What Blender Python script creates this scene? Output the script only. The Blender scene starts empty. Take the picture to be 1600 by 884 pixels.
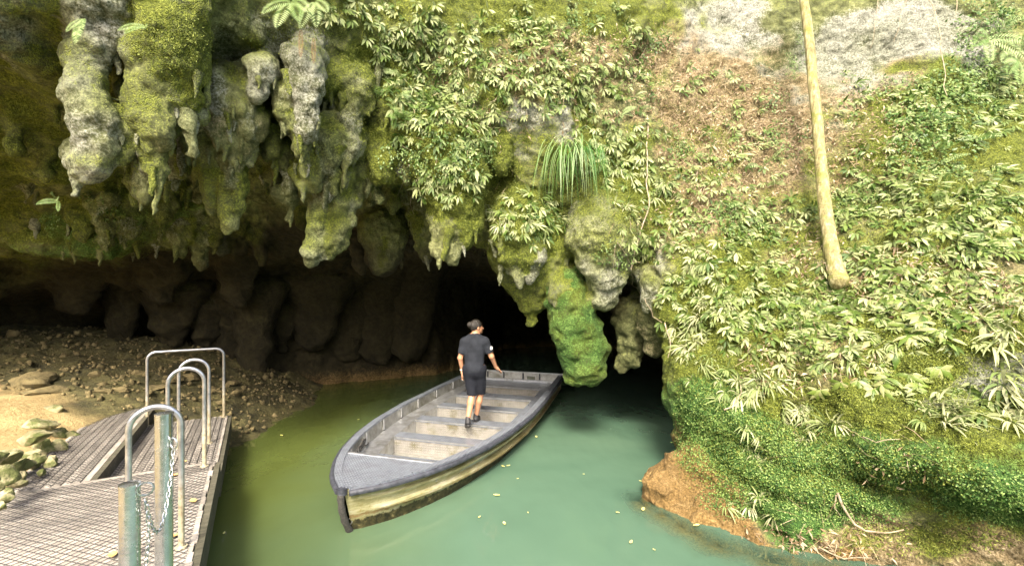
import bpy, bmesh, math, random, time
import numpy as np
from mathutils import Vector, Matrix, Euler
T0 = time.time()
scene = bpy.context.scene
COL = scene.collection
R = math.radians

# ------------------------------------------------------------------ camera
FPX, CX, CY, CAMZ = 720.0, 800.0, 442.0, 2.7        # focal length in photo pixels, centre, eye height over the water
cam_d = bpy.data.cameras.new('camera'); cam = bpy.data.objects.new('camera', cam_d); COL.objects.link(cam)
cam.location = (0, 0, CAMZ); cam.rotation_euler = (R(90), 0, 0)
cam_d.sensor_width = 36.0; cam_d.lens = 36.0 * FPX / 1600.0
cam_d.clip_start = 0.05; cam_d.clip_end = 500
scene.camera = cam
# ------------------------------------------------------------------ sky and sun (bright veiled daylight from behind the viewer)
SUN_EL, SUN_AZ = R(47), R(186)      # azimuth of the place the sun stands at, clockwise from +Y
world = bpy.data.worlds.new('World'); scene.world = world; world.use_nodes = True
wn = world.node_tree.nodes; wl = world.node_tree.links
sky = wn.new('ShaderNodeTexSky'); sky.sky_type = 'NISHITA'; sky.sun_disc = False
sky.sun_elevation = SUN_EL; sky.sun_rotation = SUN_AZ
sky.air_density = 1.0; sky.dust_density = 6.0; sky.ozone_density = 0.3
wl.new(sky.outputs[0], wn['Background'].inputs[0]); wn['Background'].inputs[1].default_value = 0.15
sun_d = bpy.data.lights.new('sun', 'SUN'); sun = bpy.data.objects.new('sun', sun_d); COL.objects.link(sun)
sun_d.energy = 2.05; sun_d.angle = R(14); sun_d.color = (1.0, 0.95, 0.84)
sd = Vector((math.sin(SUN_AZ) * math.cos(SUN_EL), math.cos(SUN_AZ) * math.cos(SUN_EL), math.sin(SUN_EL)))
sun.rotation_euler = (-sd).to_track_quat('-Z', 'Y').to_euler(); sun.location = (0, -8, 14)
vs = scene.view_settings
vs.view_transform = 'Standard'; vs.look = 'None'; vs.gamma = 1.0; vs.use_curve_mapping = False
vs.exposure = 1.98
vs.use_white_balance = True; vs.white_balance_temperature = 6650; vs.white_balance_tint = 10
scene.cycles.max_bounces = 8; scene.cycles.diffuse_bounces = 4; scene.cycles.glossy_bounces = 3
scene.cycles.transmission_bounces = 4; scene.cycles.transparent_max_bounces = 8
scene.cycles.use_denoising = True

# ------------------------------------------------------------------ helpers
def PX(px, py, Y):                       # photo pixel + distance -> point
    return Vector(((px - CX) / FPX * Y, Y, CAMZ - (py - CY) / FPX * Y))
def ON(px, py, z):                       # photo pixel on a level plane -> point
    return PX(px, py, (CAMZ - z) * FPX / (py - CY))
def tag(o, label=None, cat=None, group=None, kind=None):
    if label: o['label'] = label
    if cat: o['category'] = cat
    if group: o['group'] = group
    if kind: o['kind'] = kind
    return o
def empty(name, loc=(0, 0, 0), rz=0.0):
    o = bpy.data.objects.new(name, None); COL.objects.link(o)
    o.location = loc; o.rotation_euler = (0, 0, rz); o.empty_display_size = 0.1
    return o
def mk(name, me, parent=None, loc=None, mw=None):
    o = bpy.data.objects.new(name, me); COL.objects.link(o)
    if parent is not None: o.parent = parent
    if loc is not None: o.location = loc
    if mw is not None: o.matrix_world = mw
    return o
def np_mesh(name, V, F, mat=None, smooth=True):
    V = np.asarray(V, np.float32); F = np.asarray(F, np.int32)
    me = bpy.data.meshes.new(name); k = F.shape[1]
    me.vertices.add(len(V)); me.vertices.foreach_set('co', V.ravel())
    me.loops.add(F.size); me.loops.foreach_set('vertex_index', F.ravel())
    me.polygons.add(len(F)); me.polygons.foreach_set('loop_start', np.arange(0, F.size, k, dtype=np.int32))
    me.update(calc_edges=True)
    if smooth: me.polygons.foreach_set('use_smooth', np.ones(len(F), bool))
    if mat: me.materials.append(mat)
    return me
class MB:                                # collects shapes into ONE mesh
    def __init__(s): s.v = []; s.f = []
    def add(s, V, F):
        b = len(s.v); s.v += [tuple(p) for p in V]; s.f += [tuple(i + b for i in q) for q in F]; return s
    def box(s, x0, x1, y0, y1, z0, z1, M=None):
        V = [Vector((x, y, z)) for z in (z0, z1) for y in (y0, y1) for x in (x0, x1)]
        if M is not None: V = [M @ p for p in V]
        return s.add(V, [(0, 2, 3, 1), (4, 5, 7, 6), (0, 1, 5, 4), (2, 6, 7, 3), (0, 4, 6, 2), (1, 3, 7, 5)])
    def tube(s, pts, r, n=8, caps=True, closed=False):
        pts = [Vector(p) for p in pts]; N = len(pts)
        rs = r if hasattr(r, '__len__') else [r] * N
        V = []; t0 = None; up = None
        for i, p in enumerate(pts):
            if closed: t = pts[(i + 1) % N] - pts[i - 1]
            else: t = pts[min(i + 1, N - 1)] - pts[max(i - 1, 0)]
            t.normalize()
            if up is None:
                a = Vector((0, 0, 1)) if abs(t.z) < .9 else Vector((1, 0, 0))
                up = (a - t * a.dot(t)).normalized()
            else:
                up = (up - t * up.dot(t)).normalized()
            sd_ = t.cross(up)
            for k in range(n):
                a = 2 * math.pi * k / n
                V.append(p + (up * math.cos(a) + sd_ * math.sin(a)) * rs[i])
        F = []
        for i in range(N if closed else N - 1):
            for k in range(n):
                a = i * n + k; b = i * n + (k + 1) % n; j = ((i + 1) % N) * n
                F.append((a, b, j + (k + 1) % n, j + k))
        if caps and not closed:
            F.append(tuple(range(n - 1, -1, -1))); F.append(tuple((N - 1) * n + k for k in range(n)))
        return s.add(V, F)
    def mesh(s, name, mat=None, smooth=False, bevel=0):
        me = bpy.data.meshes.new(name); me.from_pydata(s.v, [], s.f)
        if bevel:
            bm = bmesh.new(); bm.from_mesh(me)
            bmesh.ops.bevel(bm, geom=bm.edges[:], offset=bevel, segments=2, affect='EDGES', profile=.6)
            bm.to_mesh(me); bm.free()
        if smooth:
            me.polygons.foreach_set('use_smooth', np.ones(len(me.polygons), bool))
            me.set_sharp_from_angle(angle=R(45))
        if mat: me.materials.append(mat)
        me.update(); return me
    def build(s, name, mat=None, parent=None, smooth=False, bevel=0, **k):
        return mk(name, s.mesh(name, mat, smooth, bevel), parent, **k)

# gradient noise on points, vectorised
_rs = np.random.RandomState(7)
_perm = np.concatenate([_rs.permutation(256)] * 3).astype(np.int32)
_g3 = _rs.normal(size=(256, 3)).astype(np.float32); _g3 /= np.linalg.norm(_g3, axis=1)[:, None]
def perlin(P):
    P = np.asarray(P, np.float32); I = np.floor(P).astype(np.int32); f = P - I; I &= 255
    u = f * f * f * (f * (f * 6 - 15) + 10); out = 0
    for dx in (0, 1):
        wx = u[:, 0] if dx else 1 - u[:, 0]
        for dy in (0, 1):
            wy = u[:, 1] if dy else 1 - u[:, 1]
            for dz in (0, 1):
                wz = u[:, 2] if dz else 1 - u[:, 2]
                h = _perm[_perm[_perm[I[:, 0] + dx] + I[:, 1] + dy] + I[:, 2] + dz]
                g = _g3[h]
                out = out + wx * wy * wz * (g[:, 0] * (f[:, 0] - dx) + g[:, 1] * (f[:, 1] - dy) + g[:, 2] * (f[:, 2] - dz))
    return out * 1.5
def fbm(P, lam, octv=3, gain=.5, off=0):
    P = np.asarray(P, np.float32); o = 0; a = 1
    for k in range(octv):
        o = o + a * perlin(P / lam + off + 17.3 * k); a *= gain; lam *= .5
    return o
WLO = (-13.6, 1.8, -1.6); WHI = (10.6, 22.0, 10.6)
def vol_noise(axes, lam, seed):          # smooth random field in world space, sampled on a regular grid
    rs = np.random.RandomState(seed); cs = []; Ws = []
    for ax, lo, hi in zip(axes, WLO, WHI):
        nc = int((hi - lo) / lam) + 6; t = (ax - lo) / lam + 1; i = np.floor(t).astype(int); f = t - i; n = len(ax)
        W = np.zeros((n, nc), np.float32); r = np.arange(n)
        W[r, i - 1] = (1 - f) ** 3 / 6; W[r, i] = (3 * f ** 3 - 6 * f ** 2 + 4) / 6
        W[r, i + 1] = (-3 * f ** 3 + 3 * f ** 2 + 3 * f + 1) / 6; W[r, i + 2] = f ** 3 / 6
        cs.append(nc); Ws.append(W)
    A = rs.standard_normal(cs).astype(np.float32)
    A = np.tensordot(Ws[0], A, (1, 0)); A = np.tensordot(A, Ws[1], (1, 1)); A = np.tensordot(A, Ws[2], (1, 1))
    return A * 1.9
def rbf(pts, vals, q, eps=.02):          # linear radial interpolation in 2D
    pts = np.asarray(pts, float); vals = np.asarray(vals, float)
    d = np.linalg.norm(pts[:, None] - pts[None], axis=2)
    n = len(pts); A = np.zeros((n + 3, n + 3)); A[:n, :n] = -d + np.eye(n) * eps
    A[:n, n] = A[n, :n] = 1; A[:n, n + 1:] = pts; A[n + 1:, :n] = pts.T
    w = np.linalg.solve(A, np.concatenate([vals, np.zeros(3)]))
    o = np.zeros(len(q))
    for k in range(0, len(q), 20000):
        s = q[k:k + 20000]
        o[k:k + 20000] = -np.linalg.norm(s[:, None] - pts[None], axis=2) @ w[:n] + w[n] + s @ w[n + 1:]
    return o
def surface_nets(D, org, h):
    S = D > 0; n = np.array(D.shape)
    c = np.zeros(n - 1, np.int8)
    sl = lambda d, m: slice(d, m - 1 + d)
    for dx in (0, 1):
        for dy in (0, 1):
            for dz in (0, 1):
                c += S[sl(dx, n[0]), sl(dy, n[1]), sl(dz, n[2])]
    act = (c > 0) & (c < 8); I = np.argwhere(act)
    idx = np.full(act.shape, -1, np.int32); idx[act] = np.arange(len(I))
    cor = [(x, y, z) for x in (0, 1) for y in (0, 1) for z in (0, 1)]
    val = {k: D[I[:, 0] + k[0], I[:, 1] + k[1], I[:, 2] + k[2]] for k in cor}
    acc = np.zeros((len(I), 3), np.float32); cnt = np.zeros(len(I), np.float32)
    for a in cor:
        for ax in range(3):
            if a[ax]: continue
            b = list(a); b[ax] = 1; b = tuple(b)
            va, vb = val[a], val[b]; m = (va > 0) != (vb > 0)
            t = np.where(m, va / np.where(m, va - vb, 1), 0)
            p = np.tile(np.array(a, np.float32), (len(I), 1)); p[:, ax] += t
            acc += p * m[:, None]; cnt += m
    V = (I + acc / cnt[:, None]) * h + np.asarray(org)
    F = []
    for ax in range(3):
        b, cc = (ax + 1) % 3, (ax + 2) % 3
        s0 = [slice(None)] * 3; s1 = [slice(None)] * 3
        s0[ax] = slice(0, -1); s1[ax] = slice(1, None)
        A_, B_ = S[tuple(s0)], S[tuple(s1)]
        E = np.argwhere(A_ != B_); ins = A_[tuple(E.T)]
        ok = (E[:, b] > 0) & (E[:, cc] > 0) & (E[:, b] < n[b] - 1) & (E[:, cc] < n[cc] - 1)
        E = E[ok]; ins = ins[ok]; q = []
        for db, dc in ((-1, -1), (0, -1), (0, 0), (-1, 0)):
            e = E.copy(); e[:, b] += db; e[:, cc] += dc; q.append(idx[tuple(e.T)])
        Q = np.stack(q, 1); Q[~ins] = Q[~ins][:, ::-1]; F.append(Q)
    return V.astype(np.float32), np.concatenate(F)
def vnormals(me):
    a = np.empty(len(me.vertices) * 3, np.float32); me.vertex_normals.foreach_get('vector', a); return a.reshape(-1, 3)
def vcos(me):
    a = np.empty(len(me.vertices) * 3, np.float32); me.vertices.foreach_get('co', a); return a.reshape(-1, 3)
def set_attr(me, name, arr, dom='POINT'):
    at = me.attributes.new(name, 'FLOAT', dom); at.data.foreach_set('value', np.asarray(arr, np.float32))
def subdiv(me, levels=1):
    o = bpy.data.objects.new('tmp_mesh', me); COL.objects.link(o)
    m = o.modifiers.new('s', 'SUBSURF'); m.levels = levels; m.render_levels = levels
    dg = bpy.context.evaluated_depsgraph_get(); dg.update()
    r = bpy.data.meshes.new_from_object(o.evaluated_get(dg)); bpy.data.objects.remove(o); return r
def refine(V, F, A):                     # one Catmull-Clark step on quads; A: point values to carry along
    n = len(V); e = np.stack([F, np.roll(F, -1, 1)], 2).reshape(-1, 2); e.sort(axis=1)
    key = e[:, 0].astype(np.int64) * n + e[:, 1]; u, inv, cnt = np.unique(key, return_inverse=True, return_counts=True)
    a, b = u // n, u % n; fp = V[F].mean(1); ne = len(u); fid = np.repeat(np.arange(len(F)), 4)
    fs = np.stack([np.bincount(inv, fp[fid, i], ne) for i in range(3)], 1); mid = (V[a] + V[b]) / 2; bd = cnt != 2
    ep = np.where(bd[:, None], mid, mid / 2 + fs / 4)
    val = np.bincount(F.ravel(), minlength=n); ef = np.concatenate([a, b])
    Fa = np.stack([np.bincount(F.ravel(), np.repeat(fp[:, i], 4), n) for i in range(3)], 1) / np.maximum(val, 1)[:, None]
    dg = np.maximum(np.bincount(ef, minlength=n), 1); Ra = np.stack([np.bincount(ef, np.concatenate([mid[:, i]] * 2), n) for i in range(3)], 1) / dg[:, None]
    bv = np.zeros(n, bool); bv[a[bd]] = True; bv[b[bd]] = True; bv |= val != dg
    vp = np.where(bv[:, None], V, (Fa + 2 * Ra + (dg - 3)[:, None] * V) / dg[:, None])
    ed = (n + inv).reshape(-1, 4); fc = n + ne + np.arange(len(F))
    Q = np.stack([np.stack([F[:, k], ed[:, k], fc, ed[:, k - 1]], 1) for k in range(4)], 1).reshape(-1, 4)
    B = {k: np.concatenate([v, (v[a] + v[b]) / 2, v[F].mean(1)]).astype(np.float32) for k, v in A.items()}
    return np.concatenate([vp, ep, fp]).astype(np.float32), Q.astype(np.int32), B
def get_attr(me, k): v = np.empty(len(me.vertices), np.float32); me.attributes[k].data.foreach_get('value', v); return v
def to_px(P):
    Y = np.maximum(P[:, 1], .1)
    return CX + FPX * P[:, 0] / Y, CY - FPX * (P[:, 2] - CAMZ) / Y

# ------------------------------------------------------------------ materials
def new_mat(name):
    m = bpy.data.materials.new(name); m.use_nodes = True; nt = m.node_tree
    return m, nt, nt.nodes['Principled BSDF']
def N(nt, t, **kw):
    n = nt.nodes.new(t)
    for k, v in kw.items(): setattr(n, k, v)
    return n
def noise(nt, vec, scale, detail=4, rough=.6, dist=0.0):
    n = N(nt, 'ShaderNodeTexNoise'); n.inputs['Scale'].default_value = scale; n.inputs['Detail'].default_value = detail
    n.inputs['Roughness'].default_value = rough; n.inputs['Distortion'].default_value = dist
    if vec is not None: nt.links.new(vec, n.inputs['Vector'])
    return n.outputs['Fac']
def ramp(nt, fac, stops):
    r = N(nt, 'ShaderNodeValToRGB'); e = r.color_ramp.elements
    while len(e) < len(stops): e.new(.5)
    for el, (p, c) in zip(e, stops):
        el.position = p; el.color = (c, c, c, 1) if not hasattr(c, '__len__') else (*c, 1)
    nt.links.new(fac, r.inputs['Fac']); return r.outputs['Color']
def mix(nt, fac, a, b, mode='MIX'):
    m = N(nt, 'ShaderNodeMix', data_type='RGBA', blend_type=mode)
    for s, v in ((m.inputs[0], fac), (m.inputs[6], a), (m.inputs[7], b)):
        if hasattr(v, 'links') or hasattr(v, 'is_linked'): nt.links.new(v, s)
        elif hasattr(v, '__len__'): s.default_value = (*v, 1)
        else: s.default_value = v
    return m.outputs[2]
def mth(nt, op, a, b=0.0, clamp=False):
    m = N(nt, 'ShaderNodeMath', operation=op, use_clamp=clamp)
    for s, v in ((m.inputs[0], a), (m.inputs[1], b)):
        if hasattr(v, 'is_linked'): nt.links.new(v, s)
        else: s.default_value = v
    return m.outputs[0]
def attr(nt, name):
    a = N(nt, 'ShaderNodeAttribute'); a.attribute_name = name; return a.outputs['Fac']
def bump(nt, h, dist, strength=1.0, nrm=None):
    b = N(nt, 'ShaderNodeBump'); b.inputs['Distance'].default_value = dist; b.inputs['Strength'].default_value = strength
    nt.links.new(h, b.inputs['Height'])
    if nrm is not None: nt.links.new(nrm, b.inputs['Normal'])
    return b.outputs[0]
def gpos(nt): return N(nt, 'ShaderNodeNewGeometry').outputs['Position']
def opos(nt): return N(nt, 'ShaderNodeTexCoord').outputs['Object']
def simple(name, c0, c1, scale=8, rough=.7, metal=0.0, bmp=0.0, spec=.5, world=False, bscale=None, detail=5):
    m, nt, b = new_mat(name); v = gpos(nt) if world else opos(nt)
    f = noise(nt, v, scale, detail)
    nt.links.new(ramp(nt, f, [(.3, c0), (.7, c1)]), b.inputs['Base Color'])
    b.inputs['Roughness'].default_value = rough; b.inputs['Metallic'].default_value = metal
    b.inputs['Specular IOR Level'].default_value = spec
    if bmp: nt.links.new(bump(nt, noise(nt, v, bscale or scale * 3, 6), bmp), b.inputs['Normal'])
    return m
def rock_material(name, dark, pale):
    m, nt, b = new_mat(name); p = gpos(nt); L = nt.links.new
    n1 = noise(nt, p, 1.7, 6, .65); n2 = noise(nt, p, 9, 6, .7); n3 = noise(nt, p, 40, 5, .7); n4 = noise(nt, p, 130, 3, .6)
    nn = mth(nt, 'ADD', mth(nt, 'MULTIPLY', n1, .45), mth(nt, 'MULTIPLY', n2, .55))
    col = ramp(nt, nn, [(.36, dark), (.5, [.55 * a + .45 * c for a, c in zip(dark, pale)]), (.62, pale)])
    fine = mth(nt, 'ADD', mth(nt, 'MULTIPLY', n2, .4), mth(nt, 'MULTIPLY', n3, .6))
    def layer(col, an, c0, c1, c2=None, soft=.45):
        a = attr(nt, an)
        f = mth(nt, 'ADD', a, mth(nt, 'MULTIPLY', mth(nt, 'SUBTRACT', fine, .5), 2.4))
        f = ramp(nt, f, [(.5 - soft / 2, 0.0), (.5 + soft / 2, 1.0)])
        f = mth(nt, 'MULTIPLY', f, ramp(nt, a, [(.02, 0.0), (.25, 1.0)]))
        cc = ramp(nt, fine, [(.32, c0), (.5, c1), (.66, c2 or c1)])
        return mix(nt, f, col, cc), f
    lowf = noise(nt, p, .9, 3, .6, .4)
    col, _ = layer(col, 'bare', (.13, .13, .105), (.28, .28, .235), (.48, .48, .43))
    col, _ = layer(col, 'dirt', (.07, .048, .02), (.22, .165, .085), (.44, .36, .24))
    col, fm = layer(col, 'moss', (.038, .054, .004), (.135, .165, .014), (.31, .34, .065))
    col, fe = layer(col, 'emer', (.012, .045, .008), (.055, .145, .022), (.26, .37, .10))
    col, _ = layer(col, 'ochre', (.09, .05, .014), (.27, .165, .058), (.42, .29, .14))
    col = mix(nt, ramp(nt, lowf, [(.35, .0), (.7, .75)]), col, mix(nt, 1.0, col, (.62, .66, .5), 'MULTIPLY'))
    col = mix(nt, 1.0, col, ramp(nt, mth(nt, 'ADD', mth(nt, 'MULTIPLY', n3, .6), mth(nt, 'MULTIPLY', n4, .4)), [(.36, .42), (.52, 1.0), (.66, 1.25)]), 'MULTIPLY')
    col = mix(nt, attr(nt, 'cave_brown_shade'), col, ramp(nt, nn, [(.36, (.013, .011, .005)), (.62, (.060, .050, .022))]))  # bare brown cave rock, darkened to put the recess shade into the colour
    L(col, b.inputs['Base Color'])
    b.inputs['Roughness'].default_value = .82; b.inputs['Specular IOR Level'].default_value = .3
    vor = N(nt, 'ShaderNodeTexVoronoi'); vor.inputs['Scale'].default_value = 75; L(p, vor.inputs['Vector'])
    h = mth(nt, 'ADD', mth(nt, 'MULTIPLY', n2, 1.0), mth(nt, 'MULTIPLY', n3, .55))
    h = mth(nt, 'ADD', h, mth(nt, 'MULTIPLY', n4, .22))
    h = mth(nt, 'ADD', h, mth(nt, 'MULTIPLY', mth(nt, 'MULTIPLY', vor.outputs['Distance'], mth(nt, 'MAXIMUM', fm, fe)), -.5))
    L(bump(nt, h, .065), b.inputs['Normal'])
    return m
M = {}
M['cliff'] = rock_material('mossy_limestone', (.042, .050, .013), (.27, .285, .12))
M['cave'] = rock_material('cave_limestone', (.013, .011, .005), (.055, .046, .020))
# ------------------------------------------------------------------ the rock: cliff face, cave roof and cavern as one solid, meshed from a field
FC = [(-160, 0, 3.7), (-160, 200, 5.3), (-160, 350, 6.6), (0, 0, 4.3), (0, 100, 4.9), (0, 200, 5.8), (0, 300, 6.8), (0, 370, 7.3),
      (100, 0, 4.6), (100, 150, 5.5), (100, 300, 7.2), (130, 385, 7.6), (200, 0, 4.9), (200, 150, 5.7), (200, 255, 7.2), (200, 370, 7.9),
      (300, 0, 5.2), (300, 120, 5.7), (300, 215, 7.0), (300, 300, 8.0), (300, 370, 8.5), (400, 0, 5.5), (400, 110, 6.0), (400, 215, 7.3),
      (400, 300, 8.3), (420, 360, 9.3), (500, 0, 5.9), (500, 120, 6.1), (500, 215, 7.3), (500, 300, 7.9), (520, 360, 9.3),
      (600, 0, 6.5), (600, 120, 6.7), (600, 220, 7.1), (600, 290, 8.0), (620, 350, 9.2), (700, 0, 7.1), (700, 120, 7.1), (700, 220, 7.4),
      (700, 320, 7.9), (800, 0, 7.6), (800, 120, 7.4), (800, 240, 7.7), (800, 350, 8.0), (790, 430, 8.4), (900, 0, 8.0), (900, 150, 7.6),
      (900, 300, 7.7), (900, 390, 7.8), (1000, 0, 8.3), (1000, 150, 7.9), (1000, 300, 7.5), (1000, 420, 7.4), (1100, 0, 8.6), (1100, 200, 7.8),
      (1100, 400, 6.9), (1085, 550, 6.4), (1090, 640, 5.95), (1100, 700, 5.75), (1250, 0, 8.6), (1250, 200, 7.6), (1250, 400, 6.4), (1250, 550, 5.6),
      (1250, 650, 5.1), (1170, 600, 5.7), (1170, 720, 5.2), (1250, 740, 4.75), (1400, 0, 8.4), (1400, 200, 7.2), (1400, 400, 5.9), (1400, 550, 5.0), (1400, 650, 4.5),
      (1400, 720, 4.15), (1400, 790, 4.3), (1600, 0, 8.0), (1600, 200, 6.6), (1600, 400, 5.2), (1600, 550, 4.4), (1600, 650, 4.0), (1600, 770, 3.6), (1590, 850, 4.0),
      (1750, 0, 7.6), (1750, 300, 5.4), (1750, 550, 4.0), (1750, 750, 3.4),
      (1025, 750, 5.85), (1060, 765, 5.6), (1110, 800, 5.15), (1150, 845, 4.82), (1240, 870, 4.5), (1330, 880, 4.35), (1450, 880, 4.2), (1075, 700, 5.95)]
fp = [PX(*c) for c in FC]
pts = [(p.x, p.z) for p in fp]; vals = [p.y for p in fp]
for x, z, y in [(-9, 6.5, 3.2), (-6, 7, 3.4), (-3, 7.5, 4.6), (0, 9, 7.8), (3, 9.5, 9), (6, 9.5, 8.6), (-6, 9.5, 4.5), (-2, 9.6, 6.5), (-10.5, 3, 5.5), (-12.5, 1, 5), (-12.5, 4, 4.5), (-12.5, 9, 4), (9, 9, 8), (9.5, 5, 6), (9.5, 2, 4.5), (9, 0, 4),
                (1.25, .2, 8.0), (1.3, .8, 8.0), (1.5, 1.4, 8.0), (0, 1, 8.6), (-3, 1, 9.5), (-6, 1.5, 9.0), (-9, 1, 6), (1.2, -.6, 8), (2.2, -.6, 4.6), (3.5, -.6, 4.1), (1.8, -.6, 5.3), (-3, -.6, 9.5)]:
    pts.append((x, z)); vals.append(y)
# cavern: everything under the ceiling C(x,y) and in front of the back wall W(x)
LIP = [(-50, 395, 7.0), (50, 387, 7.3), (140, 398, 7.5), (220, 374, 7.9), (300, 382, 8.4), (400, 345, 8.8), (470, 320, 8.9), (560, 310, 8.4), (640, 285, 8.0),
       (690, 345, 8.1), (740, 385, 8.3), (790, 440, 8.4), (850, 420, 8.2), (900, 400, 8.0), (960, 440, 7.7), (1010, 455, 7.5), (1035, 510, 7.1)]
cp = [PX(*c) for c in LIP]; cpt = [(p.x, p.y) for p in cp]; cv = [p.z for p in cp]
for x, y, z in [(2.15, 6.75, 1.6), (2.12, 6.35, .95), (1.95, 6.2, .55), (1.62, 6.1, -.3), (1.5, 5.8, -.4), (1.75, 6.4, .1), (2.5, 7.0, 0.3), (2.4, 6.5, -.8), (2.1, 5.9, -.9), (2.75, 7.4, .5), (3.1, 7.3, -.8),
                (3.3, 8.2, .8), (4.2, 8.2, -.8), (4.2, 9.6, 1.2), (5.2, 10, -.6), (5.4, 12.5, 1.0), (6.6, 12, -.8), (6.6, 16, -.6), (3, 12, 2.4), (3, 16, 2.4), (1, 11, 2.8), (1, 14, 2.6), (2, 20, 2.2),
                (2, 9.3, 2.6), (.5, 9.6, 3.0), (-1.5, 10, 3.5), (-1.5, 13, 3.3), (-3, 11, 3.3), (-3.2, 13, 2.9), (-4.2, 9.8, 3.5), (-4.4, 11, 3.1), (-4.4, 12.2, 2.3),
                (-6, 9.3, 3.4), (-6.4, 11, 2.4), (-7.5, 8.7, 3.5), (-8, 10, 2.8), (-9.5, 8.5, 3.3), (-9.8, 7, 3.1), (-10.3, 9.4, 1.8), (-10.9, 8.0, -.2), (-11.1, 7, -.9), (-11.2, 10, -.9), (8.5, 8, -.9), (8.5, 12, -.9), (1.2, 5, 1.5), (-2, 5, 4), (-8, 5, 4), (4, 5, -.9), (6, 7, -.9), (-3.0, 9.2, 3.9), (-.5, 8.6, 3.6)]:
    cpt.append((x, y)); cv.append(z)
LUMPS = [(1270, 650, 5.15, .2, -.5), (1010, 95, 8.0, .32, -.55), (1320, 752, 4.4, .13, -.8), (1350, 763, 4.3, .14, -.9), (1385, 771, 4.22, .14, -.9), (1420, 778, 4.18, .14, -.9), (1455, 784, 4.12, .14, -.8), (1500, 878, 4.0, .3, -.9), (1560, 870, 3.95, .3, -.9), (1610, 862, 3.9, .3, -.9), (1210, 690, 5.0, .1, -.3), (1300, 690, 4.75, .1, -.35), (1300, 745, 4.5, .12, -.4), (470, 335, 8, .5, -.5),
                          (890, 30, 7.9, .25, -.3), (790, 275, 7.7, .22, -.4), (870, 265, 7.6, .5, .25), (700, 300, 7.7, .4, .35), (820, 190, 7.4, .45, .25),
                          (620, 180, 6.8, .35, .25), (940, 345, 7.5, .3, .3), (1290, 560, 5.3, .4, .15), (1450, 210, 7.0, .6, .25), (1010, 200, 7.8, .4, .2), (560, 60, 6.1, .4, .25),
                          (330, 90, 5.4, .4, .15), (60, 40, 4.4, .5, .2), (140, 350, 7.2, .5, .2), (1480, 690, 4.3, .5, .15), (1130, 640, 5.8, .4, .18), (1045, 765, 5.75, .28, .28), (1075, 720, 5.95, .25, .25)]
def up2(A, n0, n1):                      # bilinear x2
    a = np.linspace(0, (n0 - 1) / 2, n0); i = np.minimum(a.astype(int), A.shape[0] - 2); f = (a - i)[:, None]
    A = A[i] * (1 - f) + A[np.minimum(i + 1, A.shape[0] - 1)] * f
    a = np.linspace(0, (n1 - 1) / 2, n1); i = np.minimum(a.astype(int), A.shape[1] - 2); f = (a - i)[None]
    return A[:, i] * (1 - f) + A[:, np.minimum(i + 1, A.shape[1] - 1)] * f
def local(ax, c, r): return slice(max(int(np.searchsorted(ax, c - r)), 0), int(np.searchsorted(ax, c + r)))
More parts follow.
